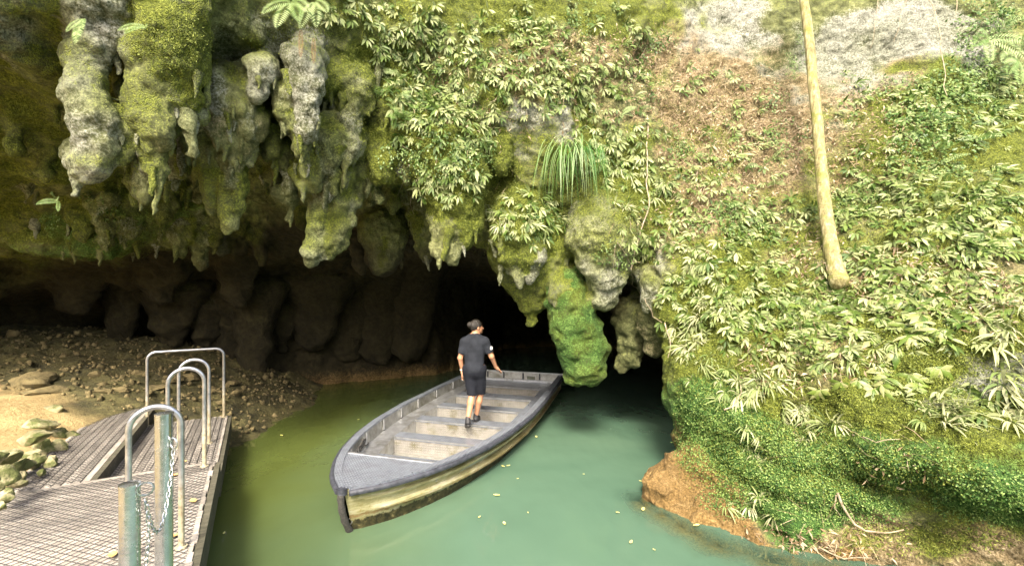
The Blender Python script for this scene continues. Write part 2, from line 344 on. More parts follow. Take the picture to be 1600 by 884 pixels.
def rock_field(lo, hi, H):
    ax = [np.arange(a, b, H).astype(np.float32) for a, b in zip(lo, hi)]; gx, gy, gz = ax; nx, ny, nz = map(len, ax)
    XX, ZZ = np.meshgrid(np.append(gx[::2], gx[-1] + H), np.append(gz[::2], gz[-1] + H), indexing='ij')
    Fg = up2(rbf(pts, vals, np.stack([XX.ravel(), ZZ.ravel()], 1)).reshape(XX.shape), nx, nz).astype(np.float32)
    gr = np.gradient(Fg, H); slope = np.sqrt(1 + np.minimum(gr[0] ** 2 + gr[1] ** 2, 16))
    XX, YY = np.meshgrid(np.append(gx[::2], gx[-1] + H), np.append(gy[::2], gy[-1] + H), indexing='ij')
    Cg = up2(rbf(cpt, cv, np.stack([XX.ravel(), YY.ravel()], 1)).reshape(XX.shape), nx, ny).astype(np.float32)
    gr = np.gradient(Cg, H); cs_ = np.sqrt(1 + np.minimum(gr[0] ** 2 + gr[1] ** 2, 9))
    Wx = np.interp(gx, [-11, -7, -5, -3.4, -2.2, -1.2, -.4, 3, 5.5, 7.2], [10.4, 11.2, 12.2, 13.0, 13.6, 15.5, 19, 20.3, 18, 16]).astype(np.float32)
    front = (gy[None, :, None] - Fg[:, None, :]) / slope[:, None, :]
    nv = -np.minimum((Cg[:, :, None] - gz[None, None, :]) / cs_[:, :, None], (Wx[:, None, None] - gy[None, :, None]) * .8)
    k = .22                                  # soft lip
    hh = np.clip(.5 + .5 * (nv - front) / k, 0, 1)
    D = nv * (1 - hh) + front * hh - k * hh * (1 - hh)
    del nv, hh, front
    D += vol_noise(ax, 1.5, 1) * .17; D += vol_noise(ax, .62, 2) * .135; n3 = vol_noise(ax, .27, 3); D += n3 * .062
    wob = vol_noise(ax, .9, 5)               # tilted beds
    bed = np.abs(((gx[:, None, None] * .42 + gz[None, None, :] + gy[None, :, None] * .12 + wob * .24) / .40) % 1 - .5) * 2
    wR = np.clip((gx - 1.7) / .8, 0, 1)[:, None, None] * np.clip((2.5 - gz) / .8, 0, 1)[None, None, :] * (gy[None, :, None] < 7.5)
    D -= wR * (bed - .5) * np.clip(.10 + .16 * vol_noise(ax, .75, 6), .01, .3)
    bed = np.abs(((-gx[:, None, None] * .45 + gz[None, None, :] - gy[None, :, None] * .15 + wob * .12) / .42) % 1 - .5) * 2
    wL = np.clip((-3.2 - gx) / .8, 0, 1)[:, None, None] * np.clip((gz - 2.9) / .4, 0, 1)[None, None, :] * (gy[None, :, None] < 8.5)
    D -= wL * (bed - .5) * .13
    for (px, py, Y, r, a) in LUMPS:          # ledges and pockets
        c = PX(px, py, Y); sx, sy, sz = local(gx, c.x, 3 * r), local(gy, c.y, 3 * r), local(gz, c.z, 3 * r)
        q = ((gx[sx, None, None] - c.x) ** 2 + (gy[None, sy, None] - c.y) ** 2 + (gz[None, None, sz] - c.z) ** 2) / (r * r)
        D[sx, sy, sz] += a * np.exp(-q)
    return ax, D.astype(np.float32), n3
H1 = .045
AX, D, n3 = rock_field((-11.2, 2.4, -.62), (9.4, 10.2, 9.0), H1)
print('field', D.shape, round(time.time() - T0, 1))
def hit(px, py):                             # first rock met along a line of sight
    Y = np.arange(3.2, 10.1, .03); X = (px - CX) / FPX * Y; Z = CAMZ - (py - CY) / FPX * Y
    i = np.round((X - AX[0][0]) / H1).astype(int); j = np.round((Y - AX[1][0]) / H1).astype(int); k = np.round((Z - AX[2][0]) / H1).astype(int)
    ok = (i >= 0) & (i < D.shape[0]) & (j >= 0) & (j < D.shape[1]) & (k >= 0) & (k < D.shape[2])
    v = np.where(ok, D[np.clip(i, 0, D.shape[0] - 1), np.clip(j, 0, D.shape[1] - 1), np.clip(k, 0, D.shape[2] - 1)], -1)
    h = np.nonzero(v > 0)[0]; return float(Y[h[0]]) if len(h) else 9.5
# dripstone pendants: (px, py, width_px) from root to tip, distance of the tip
NAMED = [
    ([(150, 20, 95), (142, 70, 62), (134, 122, 44), (140, 150, 60), (150, 195, 68), (150, 225, 62), (142, 258, 62), (138, 274, 46)], 4.75, {'moss': .3, 'bare': .5}, 'long knobbly pale stalactite hanging from the roof'),
    ([(285, 5, 70), (272, 50, 88), (266, 85, 102), (268, 115, 92), (275, 142, 72), (280, 160, 44)], [4.9, 5.0, 5.05], {'moss': .75, 'bare': .45}, 'big blunt boss with a yellow moss cap'),
    ([(886, 452, 60), (890, 472, 70), (897, 505, 76), (909, 545, 74), (914, 575, 62), (915, 594, 40)], 7.55, {'moss': .75, 'emer': .62, 'bare': .1}, 'stalactite covered in bright emerald moss'),
    ([(832, 395, 150), (834, 430, 102), (832, 458, 70), (832, 480, 40), (833, 505, 24)], 7.9, {'moss': .7, 'bare': .1}, 'broad funnel shaped stalactite with grey tip'),
    ([(940, 370, 120), (942, 400, 98), (946, 432, 72), (944, 462, 48), (940, 476, 26)], 7.35, {'moss': .35, 'bare': .45}, None),
    ([(690, 225, 150), (702, 270, 130), (712, 320, 96), (722, 360, 66), (722, 386, 34)], 7.7, {'moss': .95}, None),
    ([(815, 370, 110), (818, 395, 86), (818, 413, 60)], 7.65, {'moss': .9}, None),
    ([(782, 200, 30), (780, 228, 46), (782, 252, 44), (784, 268, 26)], 7.35, {'moss': .85}, 'round mossy knob under the grey rock'),
    ([(505, 285, 40), (500, 320, 30), (496, 360, 36), (492, 395, 36), (490, 420, 22)], 6.7, {'moss': .4, 'bare': .5}, None),
    ([(528, 270, 46), (532, 310, 40), (528, 355, 44), (522, 385, 38), (516, 404, 20)], 6.8, {'moss': .55, 'bare': .3}, None),
    ([(600, 215, 64), (602, 245, 52), (598, 270, 40), (590, 286, 24)], 7.0, {'moss': .8}, None),
    ([(478, 100, 66), (484, 140, 50), (478, 180, 36), (476, 208, 26), (476, 216, 18)], 5.75, {'moss': .2, 'bare': .6}, None),
    ([(242, 140, 74), (240, 180, 70), (246, 210, 52), (252, 238, 26)], 5.5, {'moss': .45, 'dirt': .2}, None),
    ([(206, 160, 40), (202, 205, 32), (194, 240, 26), (191, 260, 20)], 5.5, {'moss': .35}, None),
    ([(245, 225, 50), (243, 262, 38), (243, 292, 22)], 6.2, {'moss': .6}, None),
    ([(290, 190, 70), (284, 240, 46), (282, 272, 24)], 6.0, {'moss': .55}, None),
    ([(325, 185, 90), (330, 230, 60), (336, 262, 34), (335, 284, 20)], 5.9, {'moss': .4, 'bare': .3}, None),
    ([(400, 190, 46), (378, 230, 30), (362, 268, 24), (356, 298, 15)], 5.85, {'moss': .3, 'dirt': .3}, None),
    ([(352, 165, 50), (346, 205, 36), (347, 236, 20)], 5.6, {'moss': .3, 'dirt': .35}, None),
    ([(342, 125, 30), (341, 160, 24), (341, 180, 15)], 5.5, {'moss': .3, 'bare': .5}, None),
    ([(372, 135, 40), (370, 170, 32), (368, 188, 18)], 5.6, {'moss': .4}, None),
    ([(408, 110, 46), (402, 138, 30), (399, 160, 16)], 5.6, {'moss': .2, 'bare': .55}, None),
    ([(446, 150, 40), (446, 190, 26), (444, 212, 16)], 5.8, {'moss': .4}, None),
    ([(492, 210, 56), (490, 250, 50), (488, 282, 40), (487, 298, 26)], 6.4, {'moss': .5, 'bare': .2}, None),
    ([(520, 215, 50), (516, 248, 36), (513, 270, 20)], 6.4, {'moss': .35, 'bare': .35}, None),
    ([(545, 190, 40), (545, 235, 26), (542, 262, 14)], 6.5, {'moss': .3, 'bare': .4}, None),
    ([(565, 235, 40), (560, 265, 30), (556, 282, 16)], 7.0, {'moss': .5}, None),
    ([(362, 285, 44), (360, 330, 30), (356, 366, 18)], 7.6, {'moss': .6}, None),
    ([(425, 205, 34), (424, 232, 24), (424, 246, 14)], 6.2, {'moss': .4}, None),
    ([(600, 360, 90), (600, 395, 66), (596, 425, 46)], 9.0, {'moss': .3}, None),
    ([(668, 340, 70), (666, 380, 40), (668, 404, 26)], 8.8, {'moss': .4}, None),
    ([(990, 500, 66), (986, 535, 42), (982, 560, 38), (976, 580, 26)], 8.1, {'moss': .15, 'bare': .1}, None),
    ([(1022, 500, 60), (1024, 535, 40), (1022, 552, 20)], 7.7, {'moss': .15, 'dirt': .3}, None),
    ([(700, 360, 60), (705, 395, 34), (704, 408, 20)], 8.6, {'moss': .2}, None),
    ([(250, 60, 50), (240, 110, 30), (236, 140, 16)], 5.4, {'moss': .4}, None),
    ([(560, 130, 50), (556, 170, 34), (552, 196, 18)], 6.5, {'moss': .5, 'bare': .4}, None),
]
rsd = np.random.RandomState(4)
for (x0, x1, y0, y1, cnt) in [(310, 600, 140, 250, 30), (190, 480, 225, 300, 16), (40, 420, 325, 385, 26), (440, 640, 250, 345, 24), (780, 1030, 400, 480, 12), (20, 240, 150, 300, 10), (560, 700, 280, 400, 12)]:
    for _ in range(cnt):
        px = rsd.uniform(x0, x1); py = rsd.uniform(y0, y1); Y = hit(px, py) - .03
        L_ = rsd.uniform(10, 44); w = rsd.uniform(8, 12) + L_ * rsd.uniform(.15, .35); dx = rsd.uniform(-6, 6)
        NAMED.append(([(px - dx, py - 12, w * 1.7), (px, py, w * 1.1), (px + dx * .6, py + L_ * .6, w * .72), (px + dx, py + L_, w * .38)], Y, {'moss': rsd.uniform(.1, .7), 'bare': rsd.uniform(0, .6)}, None))
BASE = D.copy(); OWN = np.full(D.shape, -1, np.int16)
fine = vol_noise([AX[0], AX[1], AX[2]], .13, 8)
for pi, (pf, Y, at, lab) in enumerate(NAMED):
    Y = list(Y) if hasattr(Y, '__len__') else [Y]
    Ys = np.interp(np.linspace(0, 1, len(pf)), np.linspace(0, 1, len(Y)), Y); Yr = hit(pf[0][0], pf[0][1]); d0 = min(0.0, Yr + .12 - Ys[0]); Ys = Ys + d0
    ch = [(pf[0][0], pf[0][1] - 34, pf[0][2] * 1.1, max(Ys[0], min(Yr, Ys[0] + .6)) + .4)] + [(a, b, w, y) for (a, b, w), y in zip(pf, Ys)]
    C_ = [PX(a, b, y) for a, b, w, y in ch]; R_ = [w / 2 / FPX * y * (1.0 if len(pf) > 5 else .86) for a, b, w, y in ch]
    C_[-1].z += R_[-1] * .8                    # round end
    lo = np.min([np.array(c) - r for c, r in zip(C_, R_)], 0) - .35; hi = np.max([np.array(c) + r for c, r in zip(C_, R_)], 0) + .35
    s = tuple(slice(int(np.searchsorted(a, l)), int(np.searchsorted(a, h))) for a, l, h in zip(AX, lo, hi))
    P = np.stack(np.meshgrid(AX[0][s[0]], AX[1][s[1]], AX[2][s[2]], indexing='ij'), -1)
    if P.size == 0: continue
    d = np.full(P.shape[:3], -9.0, np.float32)
    for a, b, ra, rb in zip(C_[:-1], C_[1:], R_[:-1], R_[1:]):
        a = np.array(a, np.float32); v = np.array(b, np.float32) - a; t = np.clip(((P - a) @ v) / (v @ v), 0, 1)
        q = (ra + (rb - ra) * t) - np.linalg.norm((P - (a + t[..., None] * v)) * np.array([1, 1.1, 1], np.float32), axis=-1)
        h = np.clip(.5 + .5 * (q - d) / .05, 0, 1); d = d * (1 - h) + q * h + .05 * h * (1 - h)
    rm = max(R_[1:-1]); am = np.clip(rm / .2, .35, 1.6)
    d += n3[s] * .014 * am + fine[s] * .014 * np.sqrt(am)
    B = D[s]; k = .015 + .03 * am; h = np.clip(.5 + .5 * (d - B) / k, 0, 1)
    D[s] = B * (1 - h) + d * h + k * h * (1 - h)
    o = OWN[s]; o[(d > B - .03)] = pi
del BASE, n3, fine
RV, RF = surface_nets(D, (AX[0][0], AX[1][0], AX[2][0]), H1)
ax2, D2, _ = rock_field((-12.8, 9.4, -.62), (9.4, 20.9, 5.2), .10)
IV, IF = surface_nets(D2, (ax2[0][0], ax2[1][0], ax2[2][0]), .10)
del D, D2
print('rock', len(RV), len(RF), len(IV), round(time.time() - T0, 1))
def blob(px, py, L, warp=0):
    o = np.zeros(len(px), np.float32)
    for b in L:
        cx, cy, rx, ry, w = b[:5]
        q = ((px - cx) / rx) ** 2 + ((py - cy) / ry) ** 2
        o = np.maximum(o, w * np.clip(1.6 - q * .9, 0, 1))
    return o
MOSS = [(60, 100, 150, 110, .8), (60, 260, 150, 90, .8), (270, 70, 70, 50, .8), (120, 60, 160, 90, .45), (300, 150, 300, 150, .42), (150, 350, 260, 70, .62), (450, 60, 150, 90, .5), (600, 170, 90, 130, .72), (700, 300, 110, 120, .85),
        (800, 280, 170, 150, .72), (740, 130, 200, 150, .6), (950, 330, 110, 90, .75), (900, 60, 200, 90, .5), (1050, 300, 120, 120, .5), (1200, 480, 200, 120, .62), (1330, 330, 250, 130, .5),
        (1450, 230, 140, 110, .72), (1500, 500, 180, 140, .6), (1400, 690, 260, 70, .75), (1150, 600, 120, 70, .72), (1300, 620, 160, 60, .7), (820, 450, 60, 60, .6), (1440, 840, 190, 40, .6), (1220, 720, 160, 90, .6)]
EMER = [(1110, 640, 60, 40, .95), (1150, 700, 110, 60, .9), (1250, 710, 90, 60, .8), (1370, 720, 150, 30, .8), (1180, 770, 110, 40, .8), (1320, 780, 120, 40, .65), (1540, 770, 110, 50, .85), (140, 370, 120, 40, .5),
        (1240, 790, 90, 40, .8), (300, 340, 160, 30, .35), (1500, 150, 90, 60, .3)]
BARE = [(50, 50, 90, 60, .5), (120, 130, 60, 60, .3), (1130, 60, 60, 90, .7), (1290, 110, 70, 70, .85), (1420, 60, 110, 60, .8), (820, 185, 70, 50, .75), (400, 80, 100, 60, .4), (1530, 600, 90, 50, .8), (1060, 430, 50, 50, .5), (960, 430, 60, 50, .35), (700, 40, 60, 30, .3)]
DIRT = [(1380, 170, 90, 60, .6), (1500, 280, 60, 40, .5), (1330, 530, 70, 30, .5), (1480, 420, 70, 30, .5), (1150, 220, 120, 140, .85), (1200, 400, 60, 40, .55), (1060, 170, 70, 60, .6), (800, 90, 60, 40, .5), (1470, 330, 80, 30, .45), (700, 90, 40, 40, .4), (900, 90, 180, 50, .62), (1330, 230, 120, 90, .6), (1060, 360, 90, 60, .4), (1010, 130, 80, 80, .5), (1290, 400, 90, 80, .5), (1400, 440, 160, 60, .5), (1260, 560, 80, 50, .5), (1280, 852, 170, 36, .95), (1560, 862, 110, 36, .95), (1420, 868, 120, 24, .8), (1380, 765, 90, 22, .8)]
OCHR = [(1050, 770, 55, 75, 1.0), (1100, 810, 50, 40, 1.0), (1160, 855, 90, 28, .95), (1060, 710, 26, 40, .8), (1260, 872, 80, 20, .7)]


ATS = ('moss', 'emer', 'bare', 'dirt', 'ochre', 'cave_brown_shade')
def cover(me, own=None):
    P = vcos(me); Nn = vnormals(me); px, py = to_px(P)
    w = fbm(P, .8, 2); w2 = fbm(P, .8, 2, off=50); px = px + w * 45; py = py + w2 * 45
    upf = np.clip(Nn[:, 2] * .5 + .1, -.15, .3); nf = np.clip((9.8 - P[:, 1]) / 1.2, 0, 1)
    patch = fbm(P, .55, 3, off=77) * .55; pt2 = fbm(P, .4, 2, off=91) * .6
    A = dict(moss=(blob(px, py, MOSS) * (1 + patch) + upf + patch * .3) * nf, emer=blob(px, py, EMER) * (1 + pt2) * nf, bare=blob(px, py, BARE) * (1 - patch) * nf, dirt=blob(px, py, DIRT) * (1 + pt2) * nf,
             ochre=blob(px, py, OCHR) * nf + .75 * (P[:, 1] > 9) * np.clip(1.0 - P[:, 2] * 1.7, 0, 1) * np.clip((P[:, 0] + 9) / 2, 0, 1))
    A['moss'] = A['moss'] - .55 * np.clip(A['dirt'], 0, 1) - .35 * np.clip(A['bare'], 0, 1)
    if own is not None:
        pn = own >= 0; o_ = np.maximum(own, 0); base = dict(moss=.35, bare=.2)
        tab = {k: np.array([n_[2].get(k, base.get(k, 0)) for n_ in NAMED], np.float32) for k in ATS}
        A['moss'] = np.where(pn, tab['moss'][o_] + patch * .6 + np.clip(Nn[:, 2], -.3, .6) * .4, A['moss'])
        for k in ('emer', 'bare', 'dirt'): A[k] = np.where(pn, tab[k][o_] * (1 + pt2), A[k])
        A['ochre'] = np.where(pn, 0, A['ochre'])
    A['cave_brown_shade'] = np.clip((P[:, 1] - 8.35 + .5 * np.clip((P[:, 0] - .2) * .8, 0, 1) + (3.2 - P[:, 2]) * .35 * (P[:, 0] < -1) + w * .5) / .7, 0, 1) * (P[:, 1] > 7.6) * (P[:, 2] < 4.2) * (1 - np.clip(A['ochre'] * 1.4, 0, .8))  # grows with depth: brown rock plus painted shade of the cave recess
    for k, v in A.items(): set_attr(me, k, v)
def displace(me, a): 
    me.vertices.foreach_set('co', (vcos(me) + vnormals(me) * a[:, None]).astype(np.float32).ravel()); me.update()
def relief0(me):                             # broad relief on the coarse mesh
    P = vcos(me); ins = np.clip((P[:, 1] - 8.8) / .8, 0, 1)
    a = fbm(P, .30, 2) * .05 + (1 - np.abs(fbm(P, .45, 3, off=31)) * 2) * .045 * (1 - ins)
    displace(me, a + (1 - np.abs(fbm(P * np.array([1, 1, .45], np.float32), .6, 2, off=31)) * 2) * .07 * ins)
def relief1(me):                             # fine relief on the dense mesh
    P = vcos(me); a = fbm(P, .11, 2) * .028
    r = np.nonzero((P[:, 0] > 1.9) & (P[:, 2] < 2.6) & (P[:, 1] < 9))[0]; q = P[r].copy(); q[:, 2] = (q[:, 2] + .42 * q[:, 0]) * 2.2; q[:, 0] *= .35
    a[r] += fbm(q, .22, 3, off=9) * .035 * np.clip((P[r, 0] - 1.9) / .5, 0, 1) * np.clip((2.6 - P[r, 2]) / .6, 0, 1)
    displace(me, a)
def own_at(p):
    g = [np.clip(np.round((p[:, i] - AX[i][0]) / H1).astype(int), 0, len(AX[i]) - 1) for i in range(3)]; return OWN[g[0], g[1], g[2]]
ROCK = {}
me = np_mesh('rock', RV, RF); vo = own_at(RV); fo = vo[RF[:, 0]]
cnt_ = np.bincount(fo[fo >= 0], minlength=len(NAMED)); small = cnt_ < 12
vo = np.where((vo >= 0) & small[np.maximum(vo, 0)], -1, vo); fo = np.where((fo >= 0) & small[np.maximum(fo, 0)], -1, fo)
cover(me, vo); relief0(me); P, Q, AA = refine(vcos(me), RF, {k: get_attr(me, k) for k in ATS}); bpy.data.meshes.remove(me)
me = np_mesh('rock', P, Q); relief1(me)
P = vcos(me); CP = P; CN = vnormals(me).copy(); bpy.data.meshes.remove(me)
own = np.repeat(fo, 4)                       # a subdivided quad keeps its four children together
lut = np.empty(len(P), np.int32)
def part(nm, sel, mat, parent=None):
    f = Q[sel]; m_ = np.zeros(len(P), bool) if len(f) > 20000 else None
    if m_ is not None: m_[f.ravel()] = True; u = np.nonzero(m_)[0]
    else: u = np.unique(f)
    lut[u] = np.arange(len(u)); me = np_mesh(nm, P[u], lut[f], mat)
    for k in ATS: set_attr(me, k, AA[k][u])
    return mk(nm, me, parent)
ROCK['cliff'] = tag(part('cliff', own < 0, M['cliff']), kind='structure')
order = np.argsort(own, kind='stable'); so_ = own[order]
for pi, (pf, Y, at, lab) in enumerate(NAMED):
    a, b = np.searchsorted(so_, [pi, pi + 1])
    if b == a: continue
    o = part('stalactite', order[a:b], M['cliff'], ROCK['cliff'])
    if lab: o['label'] = lab
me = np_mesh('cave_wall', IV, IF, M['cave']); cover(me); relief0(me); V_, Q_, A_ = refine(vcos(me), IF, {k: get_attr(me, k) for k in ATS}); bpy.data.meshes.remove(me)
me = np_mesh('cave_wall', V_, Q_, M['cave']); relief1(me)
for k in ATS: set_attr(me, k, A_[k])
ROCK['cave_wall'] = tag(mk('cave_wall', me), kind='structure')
ROCK['cliff']['label'] = 'mossy limestone cliff face and overhang around the cave mouth'
ROCK['cave_wall']['label'] = 'dark limestone wall inside the cave'
print('rock meshes', round(time.time() - T0, 1))
# visible points of the cliff, to plant things on
cpx, cpy = to_px(CP)
gi = np.clip((cpx / 5).astype(int), -20, 340) + 20; gj = np.clip((cpy / 5).astype(int), -20, 200) + 20
zb = np.full((361, 221), 1e9, np.float32); np.minimum.at(zb, (gi, gj), CP[:, 1])
view = CP - np.array([0, 0, CAMZ], np.float32); view /= np.linalg.norm(view, axis=1)[:, None]
VIS = (CP[:, 1] < zb[gi, gj] + .12) & ((CN * view).sum(1) < .05) & (cpx > -40) & (cpx < 1640) & (cpy > -40) & (cpy < 930)
VI = np.nonzero(VIS)[0]
vpx, vpy = cpx[VI], cpy[VI]
def depth_at(px, py):                    # distance of the rock face seen at a pixel
    return float(CP[VI[np.argmin((vpx - px) ** 2 + (vpy - py) ** 2)], 1])
def surf(px, py):
    i = VI[np.argmin((vpx - px) ** 2 + (vpy - py) ** 2)]; return Vector(CP[i]), Vector(CN[i])
RNG = np.random.RandomState(11)
def pick(px, py, rx, ry, n):
    q = ((vpx - px) / rx) ** 2 + ((vpy - py) / ry) ** 2
    c = np.nonzero(q < 1)[0]
    if not len(c): return []
    w = CP[VI[c], 1] ** 2 * (1.15 - q[c])   # even over the picture rather than over the vertices
    return VI[RNG.choice(c, n, p=w / w.sum())]
# ------------------------------------------------------------------ drips and columns inside the cavern
def pendant(prof, Y, mat=None, name='stalactite', parent=None, seed=0, flat=.8, amp=1.0, attrs=None, rows=None):
    """prof: (px, py, width_px) from root to tip at distance Y (or [Y0..] per row)"""
    rs = np.random.RandomState(seed + 5)
    prof = [tuple(p) for p in prof]; n = 26
    Y = list(Y) if hasattr(Y, '__len__') else [Y]
    Yr = depth_at(prof[0][0], prof[0][1]) if mat is None else Y[0]      # the root grows out of the rock behind it
    Y0 = Y[0]; Y = list(np.interp(np.linspace(0, 1, len(prof)), np.linspace(0, 1, len(Y)), Y))
    if mat is None: Y = [min(y, Yr + .05) for y in Y]
    p0 = prof[0]
    prof = [(p0[0], p0[1] - 34, p0[2] * 1.25), (p0[0], p0[1] - 12, p0[2] * 1.15)] + prof
    Y = [max(Yr, Y[0]) + .75, max(Yr, Y[0]) + .22] + Y
    t = np.linspace(0, 1, len(prof)); m = (rows or 18) + 4; tt = np.linspace(0, 1, m)
    Ys = np.interp(tt, t, Y)
    cx = np.interp(tt, t, [p[0] for p in prof]); cy = np.interp(tt, t, [p[1] for p in prof]); w = np.interp(tt, t, [p[2] for p in prof])
    ks = np.array([.25, .5, .25])
    for _ in range(2): w[1:-1] = np.convolve(w, ks, 'valid'); cx[1:-1] = np.convolve(cx, ks, 'valid')
    V = []
    for i in range(m):
        c = PX(cx[i], cy[i], Ys[i]); r = w[i] / 2 / FPX * Ys[i]
        for k in range(n):
            a = 2 * math.pi * k / n
            V.append((c.x + r * math.cos(a), c.y + r * flat * math.sin(a), c.z))
    c = PX(prof[-1][0], prof[-1][1] + w[-1] * .22, Ys[-1]); V.append(tuple(c))
    V = np.array(V, np.float32)
    F = [(i * n + k, (i + 1) * n + k, (i + 1) * n + (k + 1) % n, i * n + (k + 1) % n) for i in range(m - 1) for k in range(n)]
    F += [((m - 1) * n + k, m * n, m * n, (m - 1) * n + (k + 1) % n) for k in range(0)]
    me = bpy.data.meshes.new(name)
    me.from_pydata([tuple(v) for v in V], [], F + [((m - 1) * n + k, m * n, (m - 1) * n + (k + 1) % n) for k in range(n)])
    me.update()
    Nn = vnormals(me); wid = np.repeat(w / FPX * Ys, n); wid = np.append(wid, wid[-1])
    sc = np.clip(wid / .5, .2, 1.2)
    d = fbm(V, .34, 2, off=seed) * .085 * sc + fbm(V, .13, 3, off=seed + 3) * .045 * np.sqrt(sc) + fbm(V, .05, 2) * .010
    ring = perlin(np.stack([V[:, 2] * 9 + seed, V[:, 0] * 1.2, V[:, 1] * 1.2], 1)) * .035 * sc
    V = V + Nn * ((d + ring) * amp)[:, None]
    me.vertices.foreach_set('co', V.ravel()); me.update()
    me.polygons.foreach_set('use_smooth', np.ones(len(me.polygons), bool))
    at = dict(moss=.35, emer=0, bare=.25, dirt=0, ochre=0, cave_brown_shade=0)
    if attrs: at.update(attrs)
    Nn = vnormals(me); ns = fbm(V, .4, 2, off=seed + 7) * .35
    tz = (V[:, 2].max() - V[:, 2]) / max(np.ptp(V[:, 2]), .01)
    for kx, v in at.items():
        a = np.full(len(V), float(v), np.float32)
        if kx == 'moss' and v: a = a + ns + np.clip(Nn[:, 2], -.3, .6) * .4 - (tz - .5) * .3
        if kx in ('bare', 'emer', 'ochre') and v: a = a + fbm(V, .3, 2, off=seed + 11) * .5
        set_attr(me, kx, a)
    me.materials.append(mat or M['cliff'])
    return mk(name, me, parent or ROCK['cliff'])
# columns and drips in the dark of the cavern
for i, (px, y0, y1, w, Y) in enumerate([(192, 470, 548, 40, 10.2), (270, 480, 540, 60, 10.4), (320, 500, 548, 40, 10.8), (362, 490, 556, 46, 11), (398, 480, 592, 54, 10.9), (440, 510, 548, 30, 11.6),
                                        (492, 470, 545, 70, 11.8), (540, 420, 560, 80, 12.6), (590, 450, 565, 70, 12.8), (640, 420, 560, 80, 13), (120, 440, 490, 60, 9.4), (250, 420, 470, 60, 9.6), (370, 420, 478, 50, 10)]):
    pendant([(px, y0 - 25, w * 2), (px + 3, y0 + 10, w * 1.15), (px, (y0 + y1) / 2, w), (px - 2, y1 - 14, w * .7), (px, y1, w * .45)], Y, mat=M['cave'], parent=ROCK['cave_wall'], seed=i + 70, attrs={'moss': .15, 'bare': 0, 'ochre': 0, 'cave_brown_shade': .85})
# small drips on the undersides of the roof
def drip(p, L_, r, seed, at):
    n, m_ = 10, 9; rs = np.random.RandomState(seed); V = []; lean = rs.uniform(-.25, .25, 2)
    for i in range(m_):
        t = i / (m_ - 1); rr = r * (1 - .72 * t ** .8) * (1 + .14 * math.sin(t * 11 + seed)); z = .07 - (L_ + .07) * t
        if i == m_ - 1: rr *= .45
        for k in range(n):
            a = 6.2832 * k / n; V.append((p[0] + lean[0] * L_ * t + rr * math.cos(a), p[1] + lean[1] * L_ * t * .5 + rr * math.sin(a), p[2] + z))
    V = np.array(V, np.float32); F = [(i * n + k, (i + 1) * n + k, (i + 1) * n + (k + 1) % n, i * n + (k + 1) % n) for i in range(m_ - 1) for k in range(n)]
    V += (fbm(V, .09, 2) * .35 * r)[:, None] * np.array([1, 1, .6], np.float32)
    me = np_mesh('stalactite', V, F, M['cliff'])
    for k in ATS: set_attr(me, k, np.full(len(V), at.get(k, 0.0)))
    return mk('stalactite', me, ROCK['cliff'])
down = VI[(CN[VI, 2] < -.45)]
dx, dy = cpx[down], cpy[down]; rs_ = np.random.RandomState(15)
for (x0, x1, y0, y1, cnt) in [(180, 610, 90, 300, 75), (40, 420, 280, 400, 26), (600, 800, 300, 420, 14)]:
    c_ = np.nonzero((dx > x0) & (dx < x1) & (dy > y0) & (dy < y1))[0]
    for i in rs_.choice(c_, min(cnt, len(c_)), replace=False):
        j = down[i]; L_ = rs_.gamma(2.2, .055) + .05; drip(CP[j], L_, .022 + L_ * rs_.uniform(.12, .25), int(j) % 997, dict(moss=rs_.uniform(.1, .7), bare=rs_.uniform(0, .7), cave_brown_shade=float(np.clip((CP[j][1] - 8.4) / .8, 0, .9))))
print('pendants', round(time.time() - T0, 1))
# ------------------------------------------------------------------ river bed, water, bank
M['bed'] = simple('silt', (.10, .075, .035), (.17, .13, .06), 1.5, .9, world=True)
def grid(x0, x1, y0, y1, st):
    gx_ = np.arange(x0, x1 + st / 2, st); gy_ = np.arange(y0, y1 + st / 2, st); X, Y = np.meshgrid(gx_, gy_, indexing='ij')
    a, b = X.shape; I = np.arange(a * b).reshape(a, b)
    F = np.stack([I[:-1, :-1], I[1:, :-1], I[1:, 1:], I[:-1, 1:]], -1).reshape(-1, 4)
    return X.ravel(), Y.ravel(), F
X, Y, F = grid(-70, 70, -90, 26, 2.0)
Z = -1.6 + np.clip((-6 - Y) / 30, 0, 1) * 1.0 + fbm(np.stack([X, Y, X * 0], 1), 9, 3) * .2
tag(mk('river_bed', np_mesh('river_bed', np.stack([X, Y, Z], 1), F, M['bed'])), kind='structure')
m, nt, b = new_mat('green_water'); p = gpos(nt); L = nt.links.new
cl = ramp(nt, noise(nt, p, .35, 3, .5, .6), [(.35, (.056, .105, .070)), (.65, (.076, .130, .086))])
wx = N(nt, 'ShaderNodeSeparateXYZ'); L(p, wx.inputs[0])
side = ramp(nt, mth(nt, 'ADD', mth(nt, 'MULTIPLY', wx.outputs[0], -.25), mth(nt, 'MULTIPLY', noise(nt, p, .6, 3), .3)), [(.25, 0.0), (1.0, 1.0)])
cl = mix(nt, side, cl, (.062, .080, .020))
shal = attr(nt, 'shallow')
L(cl, b.inputs['Base Color']); b.inputs['Roughness'].default_value = .07; b.inputs['IOR'].default_value = 1.33
mp = N(nt, 'ShaderNodeMapping'); L(p, mp.inputs[0]); mp.inputs['Scale'].default_value = (1, .55, 1)
L(bump(nt, mth(nt, 'ADD', noise(nt, mp.outputs[0], 1.4, 2), mth(nt, 'MULTIPLY', noise(nt, mp.outputs[0], 5, 3), .12)), .035), b.inputs['Normal'])
tr = N(nt, 'ShaderNodeBsdfTransparent'); tr.inputs[0].default_value = (.80, .82, .55, 1)
